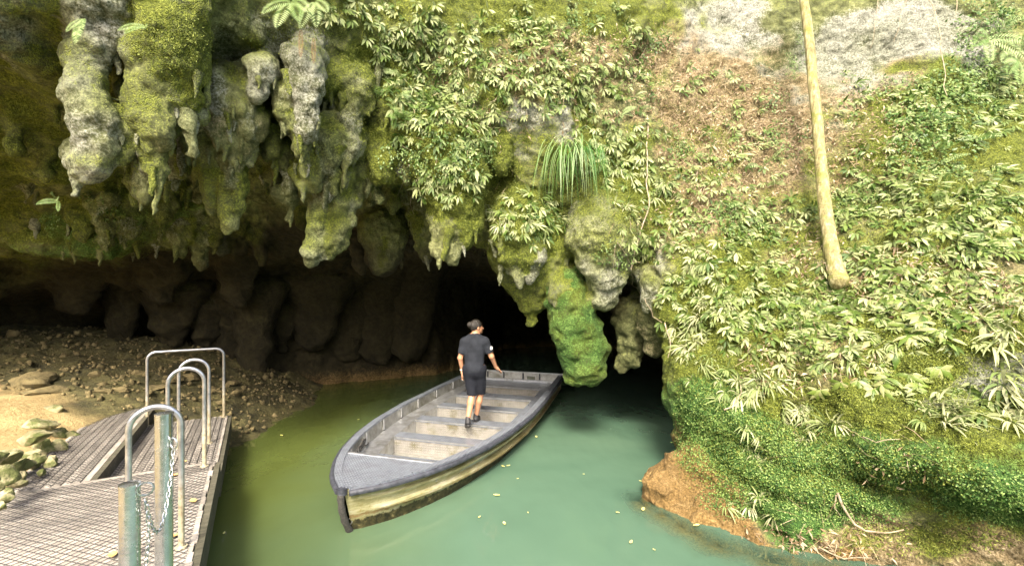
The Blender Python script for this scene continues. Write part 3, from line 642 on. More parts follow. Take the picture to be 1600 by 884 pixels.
ms = N(nt, 'ShaderNodeMixShader'); L(shal, ms.inputs[0]); L(b.outputs[0], ms.inputs[1]); L(tr.outputs[0], ms.inputs[2])
L(ms.outputs[0], nt.nodes['Material Output'].inputs[0])
M['water'] = m
X, Y, F = grid(-70, 70, -90, 26, 2.0)
keep = ~((X[F].mean(1) > -14) & (X[F].mean(1) < 10) & (Y[F].mean(1) > 0) & (Y[F].mean(1) < 22))
X2, Y2, F2 = grid(-14, 10, 0, 22, .125)
V = np.concatenate([np.stack([X, Y, X * 0], 1), np.stack([X2, Y2, X2 * 0], 1)])
me = np_mesh('water', V, np.concatenate([F[keep], F2 + len(X)]), M['water'])
q = V[:, :2].copy(); ed = np.array([[1.60, 5.75], [1.78, 5.3], [2.06, 4.82], [2.55, 4.48], [3.4, 4.2], [4.4, 4.0]])
dd = np.full(len(V), 9.0)
for a_, b_ in zip(ed[:-1], ed[1:]):
    t = np.clip(((q - a_) @ (b_ - a_)) / ((b_ - a_) @ (b_ - a_)), 0, 1); dd = np.minimum(dd, np.linalg.norm(q - (a_ + t[:, None] * (b_ - a_)), axis=1))
set_attr(me, 'shallow', np.clip(.75 - dd / .42 + fbm(V, .3, 2) * .25, 0, .75))
tag(mk('water', me), 'still murky green river water in the cave mouth', kind='structure')
# submerged shelf under the right hand rock
X, Y, F = grid(1.2, 5.4, 3.2, 7.0, .1)
dd = np.full(len(X), 9.0); q = np.stack([X, Y], 1)
for a_, b_ in zip(ed[:-1], ed[1:]):
    t = np.clip(((q - a_) @ (b_ - a_)) / ((b_ - a_) @ (b_ - a_)), 0, 1); dd = np.minimum(dd, np.linalg.norm(q - (a_ + t[:, None] * (b_ - a_)), axis=1))
me = np_mesh('rock_shelf', np.stack([X, Y, -.04 - dd * .45 + fbm(np.stack([X, Y, X * 0], 1), .35, 3) * .05], 1), F, M['cliff'])
for kx, v in dict(moss=0, emer=0, bare=0, dirt=0, ochre=1.0, cave_brown_shade=0).items(): set_attr(me, kx, np.full(len(X), v))
tag(mk('rock_shelf', me), kind='structure')
# sandy bank
BK = [(-10.5, 9.6, 1.75), (-12.5, 9, 1.9), (-9.0, 9.6, 1.55), (-8, 10.3, 1.35), (-7.2, 10.8, 1.1), (-6.4, 11.2, .75), (-5.6, 11.6, .4), (-5.2, 11.2, .12), (-8.4, 7.6, 1.06), (-7.4, 7.9, .95), (-6.4, 8.1, .74), (-5.7, 8.5, .45), (-5.0, 9.3, .22),
      (-4.7, 8.3, .1), (-4.5, 10.2, .0), (-4.6, 9.2, -.02), (-6.9, 6.4, .98), (-6.0, 6.5, .60), (-5.9, 5.4, .72), (-5.0, 5.0, .45), (-4.4, 6.8, -.1), (-3.6, 5.2, -.4), (-3.2, 7, -.6), (-3.9, 8.6, -.4), (-3.6, 10.5, -.4),
      (-4.6, 13, -.4), (-6.5, 13, .2), (-10, 4, 1.3), (-7, 4, 1.0), (-5.4, 3.4, .6), (-4.2, 2.6, .2), (-3, 3, -.3), (-2.6, 1, -.3), (-6, 1, 1.0), (-9, 0, 1.4), (-12.5, 4, 1.6), (-12.5, 12, 1.9), (-6, -4, .9), (-2.8, -4, -.3), (-12, -6, 1.5), (-2.8, -9, -.4), (-7, -9, .9)]
X, Y, F = grid(-13.5, -2.6, -10, 13.4, .07)
Z = rbf([b_[:2] for b_ in BK], [b_[2] for b_ in BK], np.stack([X, Y], 1))
P3 = np.stack([X, Y, Z], 1).astype(np.float32)
rough = np.clip((Y - 6.9) / 1.2, .12, 1)
Z = Z + rough * (fbm(P3, .9, 3) * .08 + (1 - np.abs(fbm(P3, .28, 3, off=4)) * 2) * .075) + fbm(P3, .12, 2) * .012
P3[:, 2] = Z
m, nt, b = new_mat('sand_bank'); p = gpos(nt); L = nt.links.new
n1 = noise(nt, p, 2.2, 5); n2 = noise(nt, p, 18, 6, .7); f = mth(nt, 'ADD', mth(nt, 'MULTIPLY', n1, .5), mth(nt, 'MULTIPLY', n2, .5))
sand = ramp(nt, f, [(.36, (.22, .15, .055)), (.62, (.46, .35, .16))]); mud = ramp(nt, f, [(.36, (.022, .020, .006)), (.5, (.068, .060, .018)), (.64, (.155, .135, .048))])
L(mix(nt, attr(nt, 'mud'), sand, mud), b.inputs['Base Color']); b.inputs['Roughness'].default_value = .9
L(bump(nt, mth(nt, 'ADD', n2, mth(nt, 'MULTIPLY', noise(nt, p, 70, 4), .3)), .04), b.inputs['Normal'])
me = np_mesh('sand_bank', P3, F, m)
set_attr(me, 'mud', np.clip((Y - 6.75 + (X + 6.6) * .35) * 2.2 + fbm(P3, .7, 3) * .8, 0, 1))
tag(mk('sand_bank', me), 'sandy bank sloping up under the cave roof', kind='structure')
BANKX, BANKY, BANKZ = X, Y, Z
def bank_z(x, y): return float(BANKZ[np.argmin((BANKX - x) ** 2 + (BANKY - y) ** 2)])
print('setting', round(time.time() - T0, 1))

# unseen wooded bank, added behind the viewer to block low sky light
X, Y, F = grid(-44, 44, -40, -11, 1.0)
P3 = np.stack([X, Y, X * 0], 1).astype(np.float32)
Z = np.clip((-11.5 - Y) / 9, 0, 1) ** .7 * 9.5 + fbm(P3, 4, 4) * 1.6 - .8
P3[:, 2] = Z
tag(mk('sky_blocking_bank', np_mesh('sky_blocking_bank', P3, F, simple('blocking_bank_green', (.03, .045, .012), (.10, .13, .03), 1.6, .9, bmp=.3, world=True))), 'unseen wooded slope added to block low sky light', kind='structure')
# ------------------------------------------------------------------ metals, rubber, timber
def metal(name, col, rough, scale=30, dirt=None, dscale=3, dlo=.5, dhi=.7, plate=False, met=.85, ax=1):
    m, nt, b = new_mat(name); v = opos(nt); L = nt.links.new
    c = ramp(nt, noise(nt, v, scale, 5), [(.3, [x * .8 for x in col]), (.7, [min(1, x * 1.15) for x in col])])
    if dirt: c = mix(nt, ramp(nt, noise(nt, v, dscale, 6, .7), [(dlo, 0.0), (dhi, .9)]), c, dirt)
    L(c, b.inputs['Base Color']); b.inputs['Metallic'].default_value = met
    L(ramp(nt, noise(nt, v, scale * .6, 4), [(.3, max(rough - .12, .05)), (.7, rough + .15)]), b.inputs['Roughness'])
    if plate:                             # raised five-bar style tread
        xs = N(nt, 'ShaderNodeSeparateXYZ'); L(v, xs.inputs[0]); s = 80.0
        u = mth(nt, 'MULTIPLY', mth(nt, 'ADD', xs.outputs[0], xs.outputs[ax]), s); w = mth(nt, 'MULTIPLY', mth(nt, 'SUBTRACT', xs.outputs[0], xs.outputs[ax]), s)
        h = mth(nt, 'MULTIPLY', mth(nt, 'SINE', u), mth(nt, 'SINE', w))
        h = ramp(nt, h, [(.2, 0.0), (.6, 1.0)])
        L(bump(nt, h, .008), b.inputs['Normal'])
        L(mix(nt, mth(nt, 'MULTIPLY', h, .22), c, [min(1, x * 1.8) for x in col]), b.inputs['Base Color'])
    else: L(bump(nt, noise(nt, v, scale * 2, 4), .002), b.inputs['Normal'])
    return m
M['alu'] = metal('weathered_aluminium', (.50, .51, .52), .42, 14, (.22, .21, .16), 5, .5, .75)
M['alu_in'] = metal('brushed_hull_inside', (.46, .46, .43), .5, 10, (.17, .16, .11), 4, .45, .72)
M['tread'] = metal('blue_grey_tread_plate', (.30, .33, .38), .38, 8, (.16, .16, .16), 5, .5, .8, plate=True, met=.7)
M['riser'] = metal('pale_tread_plate', (.25, .24, .215), .55, 8, (.12, .105, .05), 3.2, .53, .68, plate=True, met=.5, ax=2)
M['rubber'] = simple('scuffed_rubber', (.012, .013, .017), (.06, .065, .08), 14, .5, bmp=.006)
m, nt, b = new_mat('stained_hull'); v = opos(nt); L = nt.links.new
xs = N(nt, 'ShaderNodeSeparateXYZ'); L(v, xs.inputs[0]); mp = N(nt, 'ShaderNodeMapping'); L(v, mp.inputs[0]); mp.inputs['Scale'].default_value = (1, 1, 6)
n1 = noise(nt, mp.outputs[0], 2.5, 6, .7); n2 = noise(nt, v, 16, 5, .7)
c = ramp(nt, n1, [(.3, (.13, .12, .04)), (.5, (.29, .27, .14)), (.7, (.46, .44, .32))])
c = mix(nt, ramp(nt, n2, [(.56, 0.0), (.72, .8)]), c, (.20, .15, .035))
zz = mth(nt, 'ADD', xs.outputs[2], mth(nt, 'MULTIPLY', mth(nt, 'SUBTRACT', n2, .5), .12))
rust = ramp(nt, mth(nt, 'ABSOLUTE', mth(nt, 'SUBTRACT', zz, .165)), [(.0, .75), (.03, 0.0)])
c = mix(nt, rust, c, (.17, .08, .025))
alg = ramp(nt, mth(nt, 'SUBTRACT', .13, zz), [(.0, 0.0), (.02, 1.0)])
c = mix(nt, alg, c, ramp(nt, n2, [(.4, (.018, .016, .008)), (.6, (.07, .06, .025)), (.72, (.26, .21, .10))]))
L(c, b.inputs['Base Color']); b.inputs['Roughness'].default_value = .5; b.inputs['Metallic'].default_value = .25
L(bump(nt, n2, .006), b.inputs['Normal']); M['hull'] = m
M['rope'] = simple('dark_rope', (.012, .012, .012), (.07, .065, .055), 60, .9, bmp=.004)
M['plaque'] = metal('dull_plate', (.16, .17, .13), .5, 20)

# ------------------------------------------------------------------ the boat (local: y runs from bow to stern, x to the right)
BL = 6.88
boat = empty('boat', (-1.806, 4.91, 0), -R(16.04))
tag(boat, 'long open aluminium tour boat with rows of bench seats', 'boat')
def hw(s): return float(np.interp(s, [0, .02, .05, .1, .16, .25, .35, .5, .7, .85, 1], [.015, .177, .358, .585, .786, .992, 1.131, 1.234, 1.233, 1.207, 1.177]))
SH = lambda s: .50 - .045 * min(s * 1.6, 1)               # sheer height
def hx(s, wf, z):                                        # half breadth and run at a height
    y = s * BL + (1 - s) ** 6 * max(0, (SH(0) - z)) * .30
    return hw(s) * wf, y
# profile from the gunwale down: (drop below sheer, breadth factor)
PR = [(0, 1.0), (.07, .992), (.075, .945), (.125, .93), (.14, .995), (.165, .995), (.185, .925), (.26, .90), (.285, .975), (.315, .975), (.34, .885), (.50, .86), (.66, .80), (.80, .55)]
ST = [0, .01, .025, .05, .08, .12, .17, .22, .28, .34, .40, .48, .56, .64, .72, .80, .88, .94, 1.0]
mb = MB(); V = []
for s in ST:
    for sg in (-1, 1):
        for d, wf in PR:
            z = SH(s) - d; x, y = hx(s, wf if s > .01 else 1, z); V.append((sg * x, y, z))
n = len(PR); F = []
for i in range(len(ST) - 1):
    a = i * 2 * n; b_ = a + 2 * n
    for k_ in range(n - 1):
        F.append((a + k_, b_ + k_, b_ + k_ + 1, a + k_ + 1)); F.append((a + n + k_, a + n + k_ + 1, b_ + n + k_ + 1, b_ + n + k_))
    F.append((a + n - 1, b_ + n - 1, b_ + 2 * n - 1, a + 2 * n - 1))
a = (len(ST) - 1) * 2 * n
F += [(a + k_, a + n + k_, a + n + k_ + 1, a + k_ + 1) for k_ in range(n - 1)]
hull = mb.add(V, F).build('hull', M['hull'], boat, smooth=True)
MB().tube([(0, .0, SH(0) - .05), (0, .0, SH(0) + .014)], .05, 12).build('bow_cap', M['rubber'], boat, smooth=True)
# inner skin, sloping from gunwale to side ledge
ZD = .27
def rail(inset0, z0f, inset1, z1f, s0=.137, s1=.985):
    W = []; ss = np.linspace(s0, s1, 22)
    for s in ss:
        for ins, zf in ((inset0, z0f), (inset1, z1f)):
            W.append((hw(s) - ins, s * BL, zf(s)))
    return W
for sg in (-1, 1):
    W = rail(.085, lambda s: SH(s) - .005, .105, lambda s: ZD - .02); q = len(W) // 2
    V = [(sg * x, y, z) for x, y, z in W]
    V2 = [(sg * (x + .02), y, z) for x, y, z in W]
    FF = []
    for i in range(q - 1):
        f = (2 * i, 2 * i + 2, 2 * i + 3, 2 * i + 1); FF.append(f if sg < 0 else f[::-1])
        g = tuple(2 * q + j for j in f); FF.append(g[::-1] if sg < 0 else g)
    MB().add(V + V2, FF).build('inner_side', M['alu_in'], boat, smooth=True)
    # gunwale cap and rubber fender
    cap = MB(); ss = np.linspace(0.004, 1.0, 40); V = []
    for s in ss:
        w = hw(s); y = s * BL; z = SH(s)
        iw = max(w - .095, 0.0)
        for x, zz_ in ((w + .012, z + .012), (iw, z + .016), (iw, z - .02), (w + .012, z - .02)): V.append((sg * x, y, zz_))
    FF = []
    for i in range(len(ss) - 1):
        for k_ in range(4):
            f = (4 * i + k_, 4 * i + (k_ + 1) % 4, 4 * (i + 1) + (k_ + 1) % 4, 4 * (i + 1) + k_); FF.append(f if sg < 0 else f[::-1])
    cap.add(V, FF).build('gunwale', M['tread'], boat, smooth=True)
    pts_ = [(sg * (hw(s) + .026), s * BL - .012, SH(s) - .035) for s in ss]
    MB().tube(pts_, .034, 8).build('fender_strip', M['rubber'], boat, smooth=True)
tr_ = MB()
tr_.box(-1.14, 1.14, BL - .035, BL + .015, ZD - .1, SH(1) + .02)
tr_.build('transom', M['alu_in'], boat)
MB().box(-1.2, 1.2, BL - .06, BL + .03, SH(1) + .022, SH(1) + .045).build('transom_cap', M['alu'], boat, bevel=.006)
MB().box(-1.05, 1.05, BL - .10, BL - .04, ZD + .0, ZD + .05).build('stern_ledge', M['alu'], boat)
for x in (-.72, -.3, .2, .62):
    MB().box(x - .012, x + .012, BL - .075, BL - .037, SH(1) - .13, SH(1) + .02).build('stern_bracket', M['rubber'], boat)
MB().box(.30, .50, BL - .045, BL - .037, .32, .40).build('plaque', M['plaque'], boat)
# foredeck
V = []; ss = np.linspace(.006, .138, 14)
for s in ss: V += [(-max(hw(s) - .06, .003), s * BL, SH(s) + .004), (max(hw(s) - .06, .003), s * BL, SH(s) + .004)]
FF = [(2 * i, 2 * i + 1, 2 * i + 3, 2 * i + 2) for i in range(len(ss) - 1)]
MB().add(V, FF).build('foredeck', M['tread'], boat)
e = ss[-1]; MB().box(-hw(e) + .05, hw(e) - .05, e * BL - .012, e * BL + .03, SH(e) - .05, SH(e) + .012).build('foredeck_edge', M['alu'], boat, bevel=.006)
MB().box(-hw(e) + .06, hw(e) - .06, e * BL - .005, e * BL + .008, ZD, SH(e) - .05).build('foredeck_bulkhead', M['alu_in'], boat)
# benches with wells between them; front edges measured along the boat
EDG = [2.26, 3.18, 4.13, 5.05, 6.1]
def inner(yb): return hw(yb / BL) - .38
starts = [e * BL + .02] + EDG; ends = [1.58, 2.53, 3.48, 4.42, 5.42, BL - .1]
for i, (a, b_) in enumerate(zip(starts, ends)):
    wa, wb = inner(a), inner(b_)
    V = [(-wa, a, ZD), (wa, a, ZD), (wb, b_, ZD), (-wb, b_, ZD), (-wa, a, ZD - .03), (wa, a, ZD - .03), (wb, b_, ZD - .03), (-wb, b_, ZD - .03)]
    be = MB().add(V, [(0, 1, 2, 3), (0, 4, 5, 1), (1, 5, 6, 2), (2, 6, 7, 3), (3, 7, 4, 0)]).build('bench', M['tread'], boat)
    if i: 
        MB().box(-wa, wa, a + .004, a + .02, .02, ZD - .028).build('bench_front', M['riser'], be)
        MB().box(-wa, wa, a - .008, a + .012, ZD - .012, ZD + .005).build('bench_nosing', M['alu'], be)
    if i < 5: MB().box(-wb, wb, b_ - .02, b_ - .004, .02, ZD - .032).build('bench_back', M['alu_in'], be)
for sg in (-1, 1):
    ss = np.linspace(e + .004, .985, 26); V = []
    for s in ss: V += [(sg * (hw(s) - .105), s * BL, ZD + .003), (sg * max(hw(s) - .39, .02), s * BL, ZD + .003), (sg * max(hw(s) - .39, .02), s * BL, .03)]
    FF = []
    for i in range(len(ss) - 1):
        for k_ in (0, 1):
            f = (3 * i + k_, 3 * i + k_ + 1, 3 * i + k_ + 4, 3 * i + k_ + 3); FF.append(f if sg < 0 else f[::-1])
    MB().add(V, FF).build('side_ledge', M['tread'] if sg > 0 else M['alu'], boat)
    for s in (.16, .26, .36, .46, .56, .68, .80, .90):
        w = hw(s) - .105
        MB().box(min(sg * w, sg * (w - .022)), max(sg * w, sg * (w - .022)), s * BL - .01, s * BL + .01, ZD + .03, SH(s) - .01).build('side_bracket', M['alu'], boat)
V = [(-.8, 1, .015), (.8, 1, .015), (.8, 6, .015), (-.8, 6, .015)]
MB().add([(-.35, 1.0, .018), (.35, 1.0, .018), (.8, 2.4, .018), (.86, 6.7, .018), (-.86, 6.7, .018), (-.8, 2.4, .018)], [(0, 1, 2, 3, 4, 5)]).build('floor_plate', M['alu_in'], boat)
# stem rope fender and looped mooring line
pts_ = [(0, -.03 + .22 * t * t, SH(0) - .04 - t * .55) for t in np.linspace(0, 1, 12)]
MB().tube(pts_, [.036 + .005 * math.sin(i * 2.3) for i in range(12)], 8).build('stem_fender', M['rope'], boat, smooth=True)
rg = [( .025 * math.cos(a_), -.02 + .15, .10 + .03 * math.sin(a_)) for a_ in np.linspace(0, 2 * math.pi, 14)[:-1]]
MB().tube(rg, .006, 6, closed=True).build('mooring_ring', M['alu'], boat, smooth=True)
pts_ = []
for t in np.linspace(0, 1, 60):
    s = .16 + .09 * t + .012 * math.sin(t * 40); pts_.append((-(hw(s) - .14), s * BL, ZD + .07 + .05 * math.sin(t * 31) - .03 * math.sin(t * 7) + .03))
MB().tube(pts_, .009, 6).build('mooring_rope', M['rope'], boat, smooth=True)
# ------------------------------------------------------------------ the landing stage
def timber(name, c0, c1, c2):
    m, nt, b = new_mat(name); v = opos(nt); L = nt.links.new
    oi = N(nt, 'ShaderNodeObjectInfo'); ad = N(nt, 'ShaderNodeVectorMath', operation='ADD'); L(v, ad.inputs[0])
    sc_ = N(nt, 'ShaderNodeVectorMath', operation='SCALE'); sc_.inputs[0].default_value = (17, 9, 5); L(oi.outputs['Random'], sc_.inputs[3]); L(sc_.outputs[0], ad.inputs[1])
    mp = N(nt, 'ShaderNodeMapping'); L(ad.outputs[0], mp.inputs[0]); mp.inputs['Scale'].default_value = (1.2, 22, 22)
    g = noise(nt, mp.outputs[0], 2.2, 6, .65); g2 = noise(nt, ad.outputs[0], 5, 5, .65)
    c = ramp(nt, mth(nt, 'ADD', mth(nt, 'MULTIPLY', g, .6), mth(nt, 'MULTIPLY', g2, .4)), [(.33, c0), (.5, c1), (.66, c2)])
    k_ = mth(nt, 'ADD', .72, mth(nt, 'MULTIPLY', oi.outputs['Random'], .5))
    hs = N(nt, 'ShaderNodeHueSaturation'); L(c, hs.inputs['Color']); L(k_, hs.inputs['Value'])
    L(hs.outputs[0], b.inputs['Base Color']); b.inputs['Roughness'].default_value = .8
    L(bump(nt, g, .006), b.inputs['Normal']); return m
M['plank'] = timber('weathered_plank', (.10, .088, .075), (.25, .225, .19), (.42, .39, .34))
M['beam'] = timber('damp_beam', (.025, .024, .014), (.07, .065, .04), (.15, .14, .10))
M['wire'] = simple('dark_wire', (.02, .02, .02), (.06, .055, .05), 40, .6, .3)
dock = empty('landing_stage', (-2.32, 3.34, .65), R(29))
tag(dock, 'weathered plank landing stage covered with wire netting', 'dock')
rsd = random.Random(3)
def plank(x0, x1, y0, y1, z, along, par=dock):
    """one board; local x of the mesh runs along the grain"""
    L_ = (x1 - x0) if along == 'x' else (y1 - y0); W_ = (y1 - y0) if along == 'x' else (x1 - x0)
    me = MB().box(-L_ / 2, L_ / 2, -W_ / 2, W_ / 2, -.034, 0).mesh('plank', M['plank'], bevel=.004)
    o = mk('plank', me, par); o.location = ((x0 + x1) / 2, (y0 + y1) / 2, z + rsd.uniform(-.003, .003))
    o.rotation_euler = (rsd.uniform(-.006, .006), 0, (0 if along == 'x' else math.pi / 2) + rsd.uniform(-.002, .002)); return o
WID = 1.78
y = -2.4
while y < 2.2:                                            # front: boards laid across
    plank(-WID + rsd.uniform(-.012, .012), -.01 + rsd.uniform(-.012, .01), y, y + .138, 0, 'x'); y += .146
x = -WID
while x < -1.16:                                          # walkway: narrow boards laid lengthwise
    plank(x, x + .066, 2.26, 5.5 + rsd.uniform(-.03, .03), 0, 'y'); x += .076
x = -1.06
while x < -.05:                                           # lower boarding step
    plank(x, x + .066, 2.3, 4.95, -.15, 'y'); x += .076
mb = MB(); mb.box(-1.10, -1.05, 2.25, 5.4, -.22, .003); mb.build('step_beam', M['beam'], dock)
MB().box(-1.14, .0, 2.205, 2.255, -.2, .006).build('step_edge', M['plank'], dock, bevel=.004)
MB().box(-.01, .045, -2.4, 2.25, -.30, -.012).build('edge_beam', M['beam'], dock)
MB().box(-.01, .045, 2.26, 4.98, -.42, -.165).build('edge_beam', M['beam'], dock)
MB().box(-1.8, -1.76, -2.4, 5.5, -.24, -.04).build('edge_beam', M['beam'], dock)
MB().box(-1.1, .0, 4.96, 5.0, -.42, -.2).build('edge_beam', M['beam'], dock)
for py_ in (-1.8, .2, 2.4, 4.7):
    for px_ in (-.12, -1.5):
        MB().tube([(px_, py_, -1.9), (px_, py_, -.07 if py_ < 2.3 else -.2)], .08, 10).build('pile', M['beam'], dock, smooth=True)
# wire netting stapled over the boards
mb = MB(); r_ = .0034
def net(x0, x1, y0, y1, z, st=.074):
    def seg(p, q):
        d = (Vector(q) - Vector(p)).normalized(); s_ = Vector((-d.y, d.x, 0)) * r_
        p = Vector(p); q = Vector(q); u_ = Vector((0, 0, r_))
        mb.add([p - s_, p + u_, p + s_, q - s_, q + u_, q + s_], [(0, 1, 4, 3), (1, 2, 5, 4)])
    c = -3
    k0 = int((x0 - y1) / st) - 1; k1 = int((x1 - y0) / st) + 1
    for k_ in range(k0, k1):
        cc = k_ * st; a0 = max(x0, y0 + cc); a1 = min(x1, y1 + cc)
        if a1 - a0 > .01: seg((a0, a0 - cc, z), (a1, a1 - cc, z))
    for k_ in range(int((x0 + y0) / st) - 1, int((x1 + y1) / st) + 1):
        cc = k_ * st; a0 = max(x0, cc - y1); a1 = min(x1, cc - y0)
        if a1 - a0 > .01: seg((a0, cc - a0, z), (a1, cc - a1, z))
net(-1.74, -.05, -2.3, 2.19, .006); net(-1.74, -1.16, 2.27, 5.45, .006); net(-1.04, -.04, 2.3, 4.9, -.143)
o = mb.build('wire_netting', M['wire'], dock); o['kind'] = 'stuff'
# ------------------------------------------------------------------ steel rails, posts, chain
m, nt, b = new_mat('galvanised_tube'); v = gpos(nt); L = nt.links.new
n1 = noise(nt, v, 14, 5, .65); xs = N(nt, 'ShaderNodeSeparateXYZ'); L(opos(nt), xs.inputs[0])
c = ramp(nt, n1, [(.3, (.30, .31, .33)), (.7, (.62, .63, .65))])
low = ramp(nt, mth(nt, 'ADD', xs.outputs[2], mth(nt, 'MULTIPLY', n1, .4)), [(.55, .85), (.85, 0.0)])
c = mix(nt, low, c, ramp(nt, n1, [(.35, (.22, .17, .08)), (.65, (.48, .42, .26))])); L(c, b.inputs['Base Color'])
L(ramp(nt, low, [(0, .9), (1, .15)]), b.inputs['Metallic']); b.inputs['Roughness'].default_value = .30; M['steel'] = m
M['steel_post'] = metal('polished_post', (.58, .60, .60), .22, 20, (.30, .30, .26), 6, .55, .8, met=.95)
def hoop(x0, x1, y, z0, h, r, corner, lab, tr=.021):
    """inverted U standing on the boards"""
    cx_ = (x0 + x1) / 2; M0 = dock.location; c, s = math.cos(R(29)), math.sin(R(29))
    base = (M0.x + c * cx_ - s * y, M0.y + s * cx_ + c * y, M0.z + z0)
    o = empty('handrail', base, R(29)); tag(o, lab, 'handrail', 'steel hoop handrails on the landing stage')
    w = (x1 - x0) / 2; pts_ = [(-w, 0, 0), (-w, 0, h - corner)]
    for a in np.linspace(0, math.pi / 2, 9)[1:]: pts_.append((-w + corner - corner * math.cos(a), 0, h - corner + corner * math.sin(a)))
    for a in np.linspace(math.pi / 2, 0, 9): pts_.append((w - corner + corner * math.cos(a), 0, h - corner + corner * math.sin(a)))
    pts_ += [(w, 0, 0)]
    cl = []
    for p in pts_:
        if not cl or (Vector(p) - Vector(cl[-1])).length > 1e-4: cl.append(p)
    MB().tube(cl, tr, 12).build('rail', M['steel'], o, smooth=True)
    for sx in (-w, w): MB().tube([(sx, 0, 0), (sx, 0, .012)], tr * 2.0, 14).build('flange', M['steel'], o, smooth=True)
hoop(-.42, -.10, .32, .003, 1.11, .021, .16, 'narrow hoop rail next to the two thick steel posts')
hoop(-.43, -.10, 2.12, .003, 1.11, .021, .165, 'narrow hoop rail at the edge of the lower boarding step')
hoop(-.50, -.16, 3.5, -.147, 1.16, .021, .17, 'narrow hoop rail standing on the lower boarding step')
hoop(-1.06, -.06, 4.86, -.147, 1.13, .021, .12, 'wide square hoop rail closing the far end of the landing stage')
def post(x, yv, top, r, lab):
    o = empty('steel_post', (x, yv, .653)); tag(o, lab, 'post', 'thick steel gate posts')
    h = top - .653
    MB().tube([(0, 0, 0), (0, 0, h)], r, 20).build('tube', M['steel_post'], o, smooth=True)
    MB().tube([(0, 0, h), (0, 0, h + .012), (0, 0, h + .016)], [r * 1.04, r * 1.04, r * .8], 20).build('cap', M['steel_post'], o, smooth=True)
    MB().tube([(0, 0, 0), (0, 0, .012)], r * 1.8, 20).build('flange', M['steel_post'], o, smooth=True)
    return o
pa = post(-2.0, 2.41, 1.64, .046, 'shorter thick steel post in front of the hoop rail')
pb = post(-2.19, 2.9, 1.87, .048, 'taller thick steel post rising through the hoop rail')
def ring(par, c, r, ax):
    pts_ = [Vector(c) + Vector((math.cos(a) * r * ax[0], math.cos(a) * r * ax[1], math.sin(a) * r)) for a in np.linspace(0, 2 * math.pi, 15)[:-1]]
    MB().tube(pts_, .0055, 6, closed=True).build('ring', M['steel_post'], par, smooth=True)
ring(pb, (.075, -.02, 1.70 - .653), .034, (.9, -.4)); ring(pa, (.075, .01, 1.67 - .653 - .05), .034, (.8, .6))
chain = empty('chain', (-2.0, 2.55, .66)); tag(chain, 'bright steel chain hanging between the two thick posts', 'chain')
A_ = Vector((-2.10, 2.86, 1.68)); B_ = Vector((-1.925, 2.42, 1.56)); C_ = Vector((-1.915, 2.44, .80)); path = []
for t in np.linspace(0, 1, 200): path.append(A_.lerp(B_, t) + Vector((0, 0, -.32 * 4 * t * (1 - t))))
for t in np.linspace(0, 1, 120)[1:]: path.append(B_.lerp(C_, t) + Vector((.012 * math.sin(t * 9), 0, 0)))
lk = MB(); lp = []
for a in np.linspace(0, 2 * math.pi, 13)[:-1]: lp.append((math.cos(a) * .0085, 0, math.sin(a) * .0085 + (.009 if math.sin(a) > 0 else -.009)))
lm = lk.tube(lp, .0032, 5, closed=True).mesh('link', M['steel_post'], True)
acc = 0; last = path[0]; kk = 0; ic = Matrix.Translation(-chain.location)
for p, q in zip(path[:-1], path[1:]):
    acc += (q - p).length
    if acc >= .027:
        acc = 0; d = (q - p).normalized(); rot = d.to_track_quat('Z', 'Y').to_matrix().to_4x4() @ Matrix.Rotation((kk % 2) * math.pi / 2, 4, 'Z'); kk += 1
        o = mk('link', lm, chain); o.matrix_local = ic @ Matrix.Translation(q) @ rot
# ------------------------------------------------------------------ stones edging the walkway
m = simple('mossy_edging_stone', (.10, .09, .035), (.40, .36, .21), 5, .85, bmp=.03, world=True, bscale=22)
nt = m.node_tree; bs = nt.nodes['Principled BSDF']; old = bs.inputs['Base Color'].links[0].from_socket; v = gpos(nt)
geo = N(nt, 'ShaderNodeNewGeometry'); xs = N(nt, 'ShaderNodeSeparateXYZ'); nt.links.new(geo.outputs['Normal'], xs.inputs[0])
mo = mth(nt, 'ADD', noise(nt, v, 7, 5), mth(nt, 'MULTIPLY', xs.outputs[0], .12))
nt.links.new(mix(nt, ramp(nt, mo, [(.48, 0.0), (.62, .9)]), old, (.065, .082, .013)), bs.inputs['Base Color'])
M['stone'] = m
edging = empty('stone_edging', (-5.3, 5.6, .7)); tag(edging, 'rough pile of mossy stones edging the sand beside the walkway', 'stone edging')
def rock_mesh(name, sx, sy, sz, seed, mat, sub=3):
    bm = bmesh.new(); bmesh.ops.create_icosphere(bm, subdivisions=sub, radius=1.0)
    P = np.array([v.co for v in bm.verts], np.float32)
    rs = np.random.RandomState(seed)
    for _ in range(12):                                    # split faces
        nrm = rs.normal(size=3); nrm /= np.linalg.norm(nrm); dcut = rs.uniform(.42, .8); h_ = P @ nrm
        P = P - nrm * np.maximum(h_ - dcut, 0)[:, None] * .9
    P = P * (1 + fbm(P + seed, .8, 4)[:, None] * .26) * np.array([sx, sy, sz])
    P = P + fbm(P + seed, .09, 2)[:, None] * .012
    for v_, p in zip(bm.verts, P): v_.co = p
    me = bpy.data.meshes.new(name); bm.to_mesh(me); bm.free(); me.materials.append(mat)
    me.polygons.foreach_set('use_smooth', np.ones(len(me.polygons), bool)); me.set_sharp_from_angle(angle=R(35)); return me
